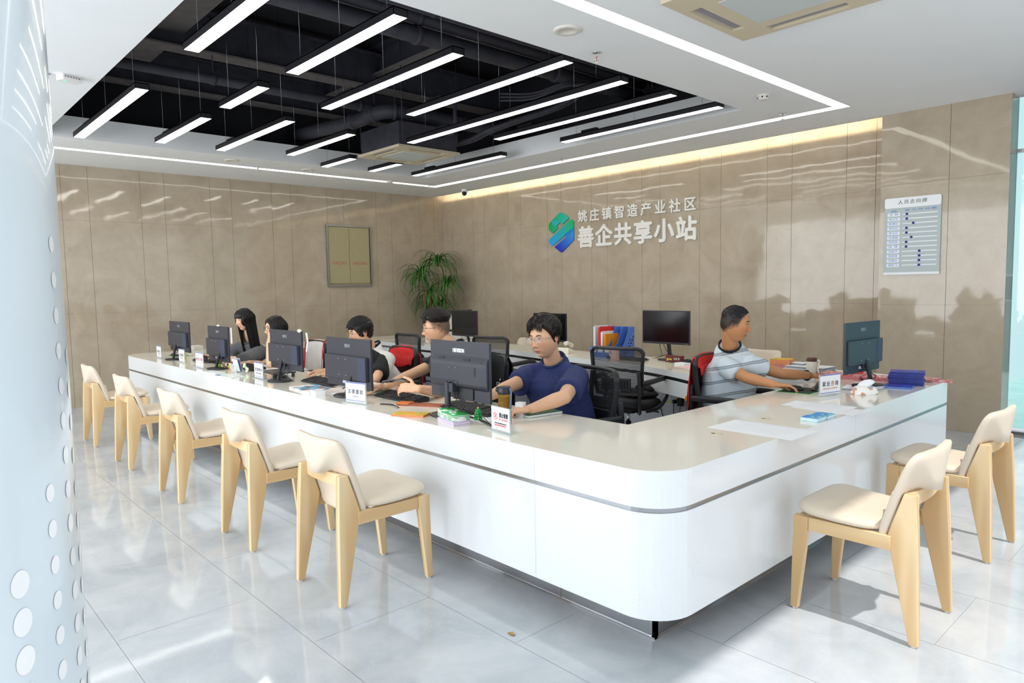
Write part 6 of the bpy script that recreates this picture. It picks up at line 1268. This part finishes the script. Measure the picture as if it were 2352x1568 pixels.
# man in black with a phone
H4 = A(1003, 754, y=-4.80); N4 = A(1043, 793, y=-4.68)
p4 = person('person with faded black hair and glasses in a black shirt holding a black phone', H4, (-.50, -.86), 4, 0, N4, A(1085, 842, y=-4.72), A(1012, 838, y=-4.62), (6.42, -4.52, .54),
       [(A(1075, 846, y=-4.76), A(1040, 905, y=-5.02), A(962, 893, z=.84), dict(d=(-.80, -.50, .05), up=(.25, -.55, .55), side=1, curl=(28, 30, 22), thumb=(50, -25), thumb_in=.2, ar=1.05, sleeve=.5)),
        (A(1000, 836, y=-4.66), A(948, 858, y=-4.90), A(884, 888, z=.805), dict(d=(-.75, -.60, -.05), up=(0, -.1, 1), side=-1, curl=(20, 25, 20), thumb=(40, 20), ar=1.02, sleeve=.42))],
       'dfb08c', m_blackt, lambda pt, Mh: (hair_short_front(21, m_hairb, top=.034, front_z=.58, fade=True, n=1000)(pt, Mh)), stub=(.62, '3a2e26'), gl=('round', m_gunm), hs=1.04, slw=.070, tw=1.12, collar=m_blackt, seed=9, open_=.45, lipc='b8706a', trousers='1c1d22')
b = MB(); b.rbox((0, 0, 0), (.072, .150, .008), m_phone, .010, er=.001); q = A(906, 876, z=.862); tag(b.build('smartphone', None, T(q.x, q.y, .868) @ RZ(118) @ RY(14) @ RX(-8)), 'black smartphone held in the hand of the man in black', 'phone')
# person in white and black
H3 = A(829, 765, y=-4.92); N3 = A(853, 795, y=-4.78)
m_side = mat('black_side_panel', '1a1c1e', .85)
r3 = person('person with a black bowl cut and round glasses in a white and black T-shirt', H3, (-.22, -.97), 8, 0, N3, A(889, 826, y=-4.80), A(829, 824, y=-4.70), (5.32, -4.52, .52),
       [(A(886, 830, y=-4.82), A(862, 872, y=-5.02), A(765, 858, z=.80), dict(d=(-.8, -.35, -.05), up=(0, -.1, 1), side=1, curl=(22, 30, 20), thumb=(38, 20), ar=.9, sleeve=.66)),
        (A(829, 830, y=-4.74), A(812, 862, y=-4.93), A(748, 851, z=.80), dict(d=(-.8, -.45, -.05), up=(0, -.1, 1), side=-1, curl=(22, 30, 20), thumb=(38, 20), ar=.9, sleeve=.6))],
       'e2b490', m_whitet, hair_short_front(31, m_hair, top=.024, front_z=.60, bowl=True, n=700), gl=('round', m_gold), hs=1.02, slw=.068, tw=1.08, collar=m_side, seed=13, lipc='c27a72', trousers='1c1d22')
def panel_faces(so, test, m):
    so.data.materials.append(m); k = len(so.data.materials)-1
    for p in so.data.polygons:
        if test(p.center): p.material_index = k
_o, _fw, _rt = r3[3], r3[4], r3[5]
def _t3(c, o=_o, fw=_fw, rt=_rt):
    q = Vector(c)+o; s = (q-N3); return s.dot(fw) > .02 and s.dot(rt) < .24 and q.z < N3.z+.02 and s.dot(fw) < .20 and s.z > -.28 and s.dot(rt) < -.03
panel_faces(r3[2], _t3, m_side)
# woman with glasses resting her chin on her hand
H2 = A(633, 754, y=-5.06); N2 = A(650, 803, y=-4.94)
def bob(pt, Mh, long_=False, m=m_hair, fringe=True, seed=3, length=-.16, part=0.):
    rnd = random.Random(seed)
    def mask(d):
        x, y, z = d; lim = .50*ss(y, .25, .8)-.9 if y < .35 else (.42 if fringe else .55-.1*abs(x))
        if y >= .35 and abs(x) > .62: lim = -.5
        return ss(z, lim-.08, lim+.06)
    L = []
    for i in range(360):     # falling strands from the crown over sides and back
        a = rnd.uniform(-2.75, 2.75); sx, cy = math.sin(a), -math.cos(a)
        if cy > .55: continue
        l = length*rnd.uniform(.85, 1.08); w = .080+.010*rnd.random(); y0 = -.10 if cy < -.3 else 0
        P = [surf((sx*.5, cy*.5+.1, .9), .010), surf((sx, cy, .3), .014), Vector((sx*w*1.02, cy*.105-.006, -.04)), Vector((sx*w*(1.0+.10*long_), cy*.10-.012, length*.5)), Vector((sx*w*(.95+.15*long_), cy*.095-.02, l))]
        L.append((P, .0072))
    if fringe:
        for i in range(80):
            x = -.95+1.9*i/79; L.append(([surf((x*.6, .5, .85), .014), surf((x*.85, .8, .55), .014), surf((x*.95, .9, .26-.05*rnd.random()), .010)], .006))
    else:
        for s in (-1, 1):
            for i in range(16): t_ = i/15; L.append(([surf((s*.05, .55, .85), .010), surf((s*(.35+.3*t_), .78-.2*t_, .6), .012), surf((s*(.75+.1*t_), .62-.3*t_, .1), .010), Vector((s*.088, .03-.03*t_, -.08)), Vector((s*.09, .01-.03*t_, length*.95))], .007))
    return hair_cap(pt, Mh, m, mask, lambda d: .011 if d[2] > -.2 else .006, seed, L)
person('person with dark shoulder length hair and round glasses resting chin on a hand', H2, (-.08, -1), 2, -4, N2, A(675, 838, y=-4.98), A(618, 832, y=-4.84), (4.10, -4.56, .50),
       [(A(672, 842, y=-5.0), A(620, 838, z=.785), A(617, 786, y=-5.17), dict(d=(-.05, .30, .9), up=(.05, -1, .2), side=-1, curl=(60, 70, 40), thumb=(30, 20), s=.92, ar=.80, sleeve=.35)),
        (A(618, 836, y=-4.86), A(602, 836, y=-5.05), A(572, 832, z=.790), dict(d=(-.85, -.3, -.08), up=(0, -.1, 1), side=-1, curl=(22, 26, 20), thumb=(40, 20), s=.92, ar=.80, sleeve=.4))],
       'e6bd9c', m_whitet, lambda pt, Mh: bob(pt, Mh, fringe=False, seed=5, length=-.22), gl=('round', mat('brown_frame', '5a3c34', .3)), hs=.98, nk=.84, slw=.056, tw=.92, seed=17, lipc='b8505a', trousers='3a3c44')
for q, dr, lb, cm in ((A(616, 796, y=-5.168), RX(0), 'gold smartwatch on the raised wrist of the woman with glasses', 'gold'), ):
    t1 = thing('smartwatch', lb, 'watch', (q.x, q.y, q.z)); b = MB(); b.rbox((0, -.031, 0), (.034, .010, .038), m_gold, .006, RZ(66), axis=1); b.build('case', t1); b = MB(); b.rbox((0, -.0365, 0), (.028, .0015, .032), m_scr, .004, RZ(66), axis=1); b.build('display', t1)
    b = MB(); n = 20; b.tube([Vector((.028*math.cos(2*math.pi*i/n), .028*math.sin(2*math.pi*i/n), 0)) for i in range(n+1)], .0035, m_gold, 6, sq=(1.8, .5)); b.build('strap', t1)
# woman with long hair in grey
H1 = A(562, 734, y=-4.95); N1 = A(572, 778, y=-4.86)
def long_hair(pt, Mh):
    o_ = bob(pt, Mh, long_=True, fringe=True, seed=9, length=-.46); return o_
person('person with long black hair and fringe in a grey sweater typing at the far end', H1, (.16, -.98), 8, 0, N1, A(598, 806, y=-4.80), A(547, 800, y=-4.90), (3.02, -4.52, .50),
       [(A(597, 810, y=-4.82), A(562, 826, z=.79), A(500, 822, z=.785), dict(d=(-.6, -.35, -.06), up=(0, -.1, 1), side=1, curl=(20, 26, 20), thumb=(38, 20), s=.9, ar=.80, sleeve=1.15)),
        (A(545, 804, y=-4.92), A(520, 818, y=-5.08), A(480, 814, z=.79), dict(d=(-.6, -.45, -.06), up=(0, -.1, 1), side=-1, curl=(20, 26, 20), thumb=(38, 20), s=.9, ar=.80, sleeve=.9))],
       'e4b898', m_greys, long_hair, hs=.98, nk=.84, slw=.068, tw=1.02, collar=m_greys, seed=21, lipc='c4686c', trousers='2c2e36')
# man in the striped T-shirt, right arm of the counter
def stripe_mat():
    m = bpy.data.materials.new('striped_cotton'); m.use_nodes = True; nt = m.node_tree; b = nt.nodes['Principled BSDF']; N_ = nt.nodes.new; L = nt.links.new; b.inputs['Roughness'].default_value = .8
    tc = N_('ShaderNodeTexCoord'); sp = N_('ShaderNodeSeparateXYZ'); L(tc.outputs['Object'], sp.inputs[0])
    ns = N_('ShaderNodeTexNoise'); ns.inputs['Scale'].default_value = 6; L(tc.outputs['Object'], ns.inputs['Vector'])
    def M_(op, a, c, d=None):
        n = N_('ShaderNodeMath'); n.operation = op
        for i, v in enumerate((a, c, d)):
            if v is None: continue
            if isinstance(v, (int, float)): n.inputs[i].default_value = v
            else: L(v, n.inputs[i])
        return n.outputs[0]
    z = M_('ADD', sp.outputs['Z'], M_('MULTIPLY', ns.outputs['Fac'], .022)); z = M_('ADD', z, M_('MULTIPLY', sp.outputs['X'], -.22)); f = M_('MODULO', M_('ADD', z, .018), .098)
    ins = [M_('MULTIPLY', M_('GREATER_THAN', f, a), M_('LESS_THAN', f, c)) for a, c in ((.0, .0035), (.0065, .0085), (.0115, .0135), (.0165, .020))]
    s = M_('MINIMUM', M_('ADD', M_('ADD', ins[0], ins[1]), M_('ADD', ins[2], ins[3])), 1.0)
    x = N_('ShaderNodeMixRGB'); x.inputs[1].default_value = lin('c9d3da')+(1,); x.inputs[2].default_value = lin('1c2626')+(1,); L(s, x.inputs[0]); L(x.outputs[0], b.inputs['Base Color']); return m
H6 = A(1688, 745, x=7.93); N6 = A(1676, 790, x=7.86)
person('person in a white T-shirt with dark stripes working at the right arm of the counter', H6, (.93, .36), 5, 0, N6, A(1718, 830, x=8.00), A(1662, 834, x=7.86), (7.80, -3.44, .50),
       [(A(1716, 834, x=8.02), A(1795, 858, x=8.17), A(1860, 862, z=.800), dict(d=(.30, .85, -.1), up=(0, .1, 1), side=1, curl=(14, 24, 20), thumb=(36, 18), ar=.98, sleeve=.50)),
        (A(1664, 840, x=7.90), A(1716, 868, x=8.08), A(1776, 882, z=.800), dict(d=(.70, .45, -.1), up=(0, .1, 1), side=-1, curl=(22, 30, 20), thumb=(36, 18), ar=1.0, sleeve=.62))],
       'c48a5e', stripe_mat(), lambda pt, Mh: (hair_short_front(41, m_hair, top=.012, front_z=.60, fade=True, fringe=False, n=1100)(pt, Mh)), stub=(1.0, '241c18'), hs=1.02, slw=.064, tw=1.08, collar=m_blackt, seed=25, open_=.6, lipc='a05a50', trousers='2a2e38')
q = A(1852, 862, z=.80); t1 = thing('wristband', 'black fitness band on the left wrist of the man in the striped T-shirt', 'watch', (q.x, q.y, q.z)); b = MB(); n = 20
d_ = Vector((.25, .9, 0)).normalized(); a_ = Vector((d_.y, -d_.x, 0)); b.tube([a_*.031*math.cos(2*math.pi*i/n)+V(0, 0, .029*math.sin(2*math.pi*i/n)) for i in range(n+1)], .0075, m_black, 8, sq=(.5, 1.4)); b.build('strap', t1)
b = MB(); b.rbox((0, 0, .034), (.022, .030, .008), m_scr, .005, M=Matrix.Rotation(math.atan2(-d_.x, d_.y), 4, 'Z')); b.build('case', t1)
# ================================================================== plant in the corner
t1 = thing('potted_plant', 'tall arching green leafed plant in a pot in the corner of the tiled walls', 'plant', (.62, -.62, 0)); b = MB()
b.lathe([(.001, 0), (.17, 0), (.20, .36), (.215, .37), (.215, .40), (.19, .40), (.185, .35), (.001, .35)], (0, 0, 0), mat('grey_ceramic_pot', '8f8c86', .4), 32, caps=False); b.build('pot', t1)
b = MB(); b.lathe([(.185, .352), (.001, .358)], (0, 0, 0), mat('potting_soil', '3a2c20', .9), 24, caps=False); b.build('soil', t1)
b = MB()
for x, y, h in ((0, .0, 1.93), (-.20, -.22, 1.72), (.14, .10, 1.55), (-.05, -.15, 1.40), (.16, -.06, 1.22), (-.22, -.04, 1.18)): b.tube(curve([(x*.2, y*.2, .34), (x*.6, y*.6, h*.5), (x, y, h)]), .018, mat('cane_stem', '8a7450', .7, noise=(30, .3)), 8)
b.build('stem', t1)
rnd = random.Random(2); m_leaf = mat('green_leaf', '2c5f1e', .45, noise=(18, .3)); m_leaf2 = mat('bright_green_leaf', '3f7a28', .42, noise=(18, .3))
for (x, y, h, n, L) in ((0, 0, 1.93, 74, .66), (-.20, -.22, 1.72, 70, .62), (.14, .10, 1.55, 60, .62), (-.05, -.15, 1.40, 50, .6), (.16, -.06, 1.22, 44, .55), (-.22, -.04, 1.18, 44, .5)):
    b = MB()
    for k in range(n):
        a = rnd.uniform(0, 2*math.pi); l = L*rnd.uniform(.7, 1.15); up = rnd.uniform(.25, 1.3); w = rnd.uniform(.009, .014); base = Vector((x, y, h-.10+.12*rnd.random())); d = Vector((math.cos(a), math.sin(a), 0)); sd = Vector((-d.y, d.x, 0)); rows = []; p = base.copy(); e = up; st = l/10
        for i in range(11):
            s = i/10; ww = w*math.sin(math.pi*min(1, (s*.9+.12)))**.6*(1-s**3); rows.append([p-sd*ww, p+V(0, 0, -.003), p+sd*ww]); p = p+(d*math.cos(e)+V(0, 0, math.sin(e)))*st; e -= .26+.10*s
            p.x = max(p.x, -.56); p.y = min(p.y, .57)
        b.grid(rows, m_leaf if k % 3 else m_leaf2)
    b.build('foliage', t1)
# ================================================================== white column with dot pattern, left foreground
CC = Vector((CAM[0], CAM[1], 0))+Matrix.Rotation(R(47.75), 3, 'Z') @ Vector((FW[0], FW[1], 0)).normalized()*1.62; RC = .42
t1 = thing('column', 'round pale blue-white column with rows of white dots, cut by the left edge', 'column', (CC.x, CC.y, 0)); b = MB(); b.lathe([(RC, 0), (RC, CEIL)], (0, 0, 0), mat('pale_blue_film', 'dde8ee', .22, coat=.3), 96, caps=False); b.build('shaft', t1)
dv = MB(); m_dot = mat('white_dot', 'fbfcfd', .25, coat=.3)
def dot(az, z, r):
    c = Vector((math.cos(az), math.sin(az), 0)); s = Vector((-c.y, c.x, 0)); n = 20; vs = []
    for i in range(n):
        q = 2*math.pi*i/n; x = r*math.cos(q); a2 = az+x/RC; vs.append(Vector(((RC+.0012)*math.cos(a2), (RC+.0012)*math.sin(a2), z+r*math.sin(q)*1.15)))
    dv.add(vs, [tuple(range(n))], m_dot, True)
v0 = (Vector((CAM[0], CAM[1], 0))-CC); az0 = math.atan2(v0.y, v0.x)      # azimuth facing the camera
cols = [(60, 1.56, .0125), (50, 1.12, .013), (38, 1.02, .019), (27, .96, .015), (68, 1.36, .013), (75, 1.20, .013), (16, .80, .017), (5, 1.1, .02), (-8, .9, .018), (-22, 1.2, .02)]
for k, (da, zt, r) in enumerate(cols):
    for s in ((1, -1) if da > 15 else (1,)):
        i = 0; z = zt
        while z > .05:
            dot(az0+R(da)*s, z+(.02 if k % 2 else 0), r*(1+.25*(zt-z))); z -= .062; i += 1
dv.build('dot_pattern', t1)

p = at(1175, 1457, z=0); b = MB(); b.add([(-.02, -.006, .004), (0, -.010, .001), (.022, -.003, .006), (.012, .010, .002), (-.006, .012, .007), (-.018, .005, .002)], [(0, 1, 2, 3, 4, 5)], mat('dry_leaf', 'a88758', .8)); b.box((0, 0, .0008), (.01, .006, .0016), MATS['dry_leaf']); tag(b.build('dry_leaf', None, T(p.x, p.y, 0)), 'small dry brown leaf scrap lying on the floor before the counter', 'leaf')
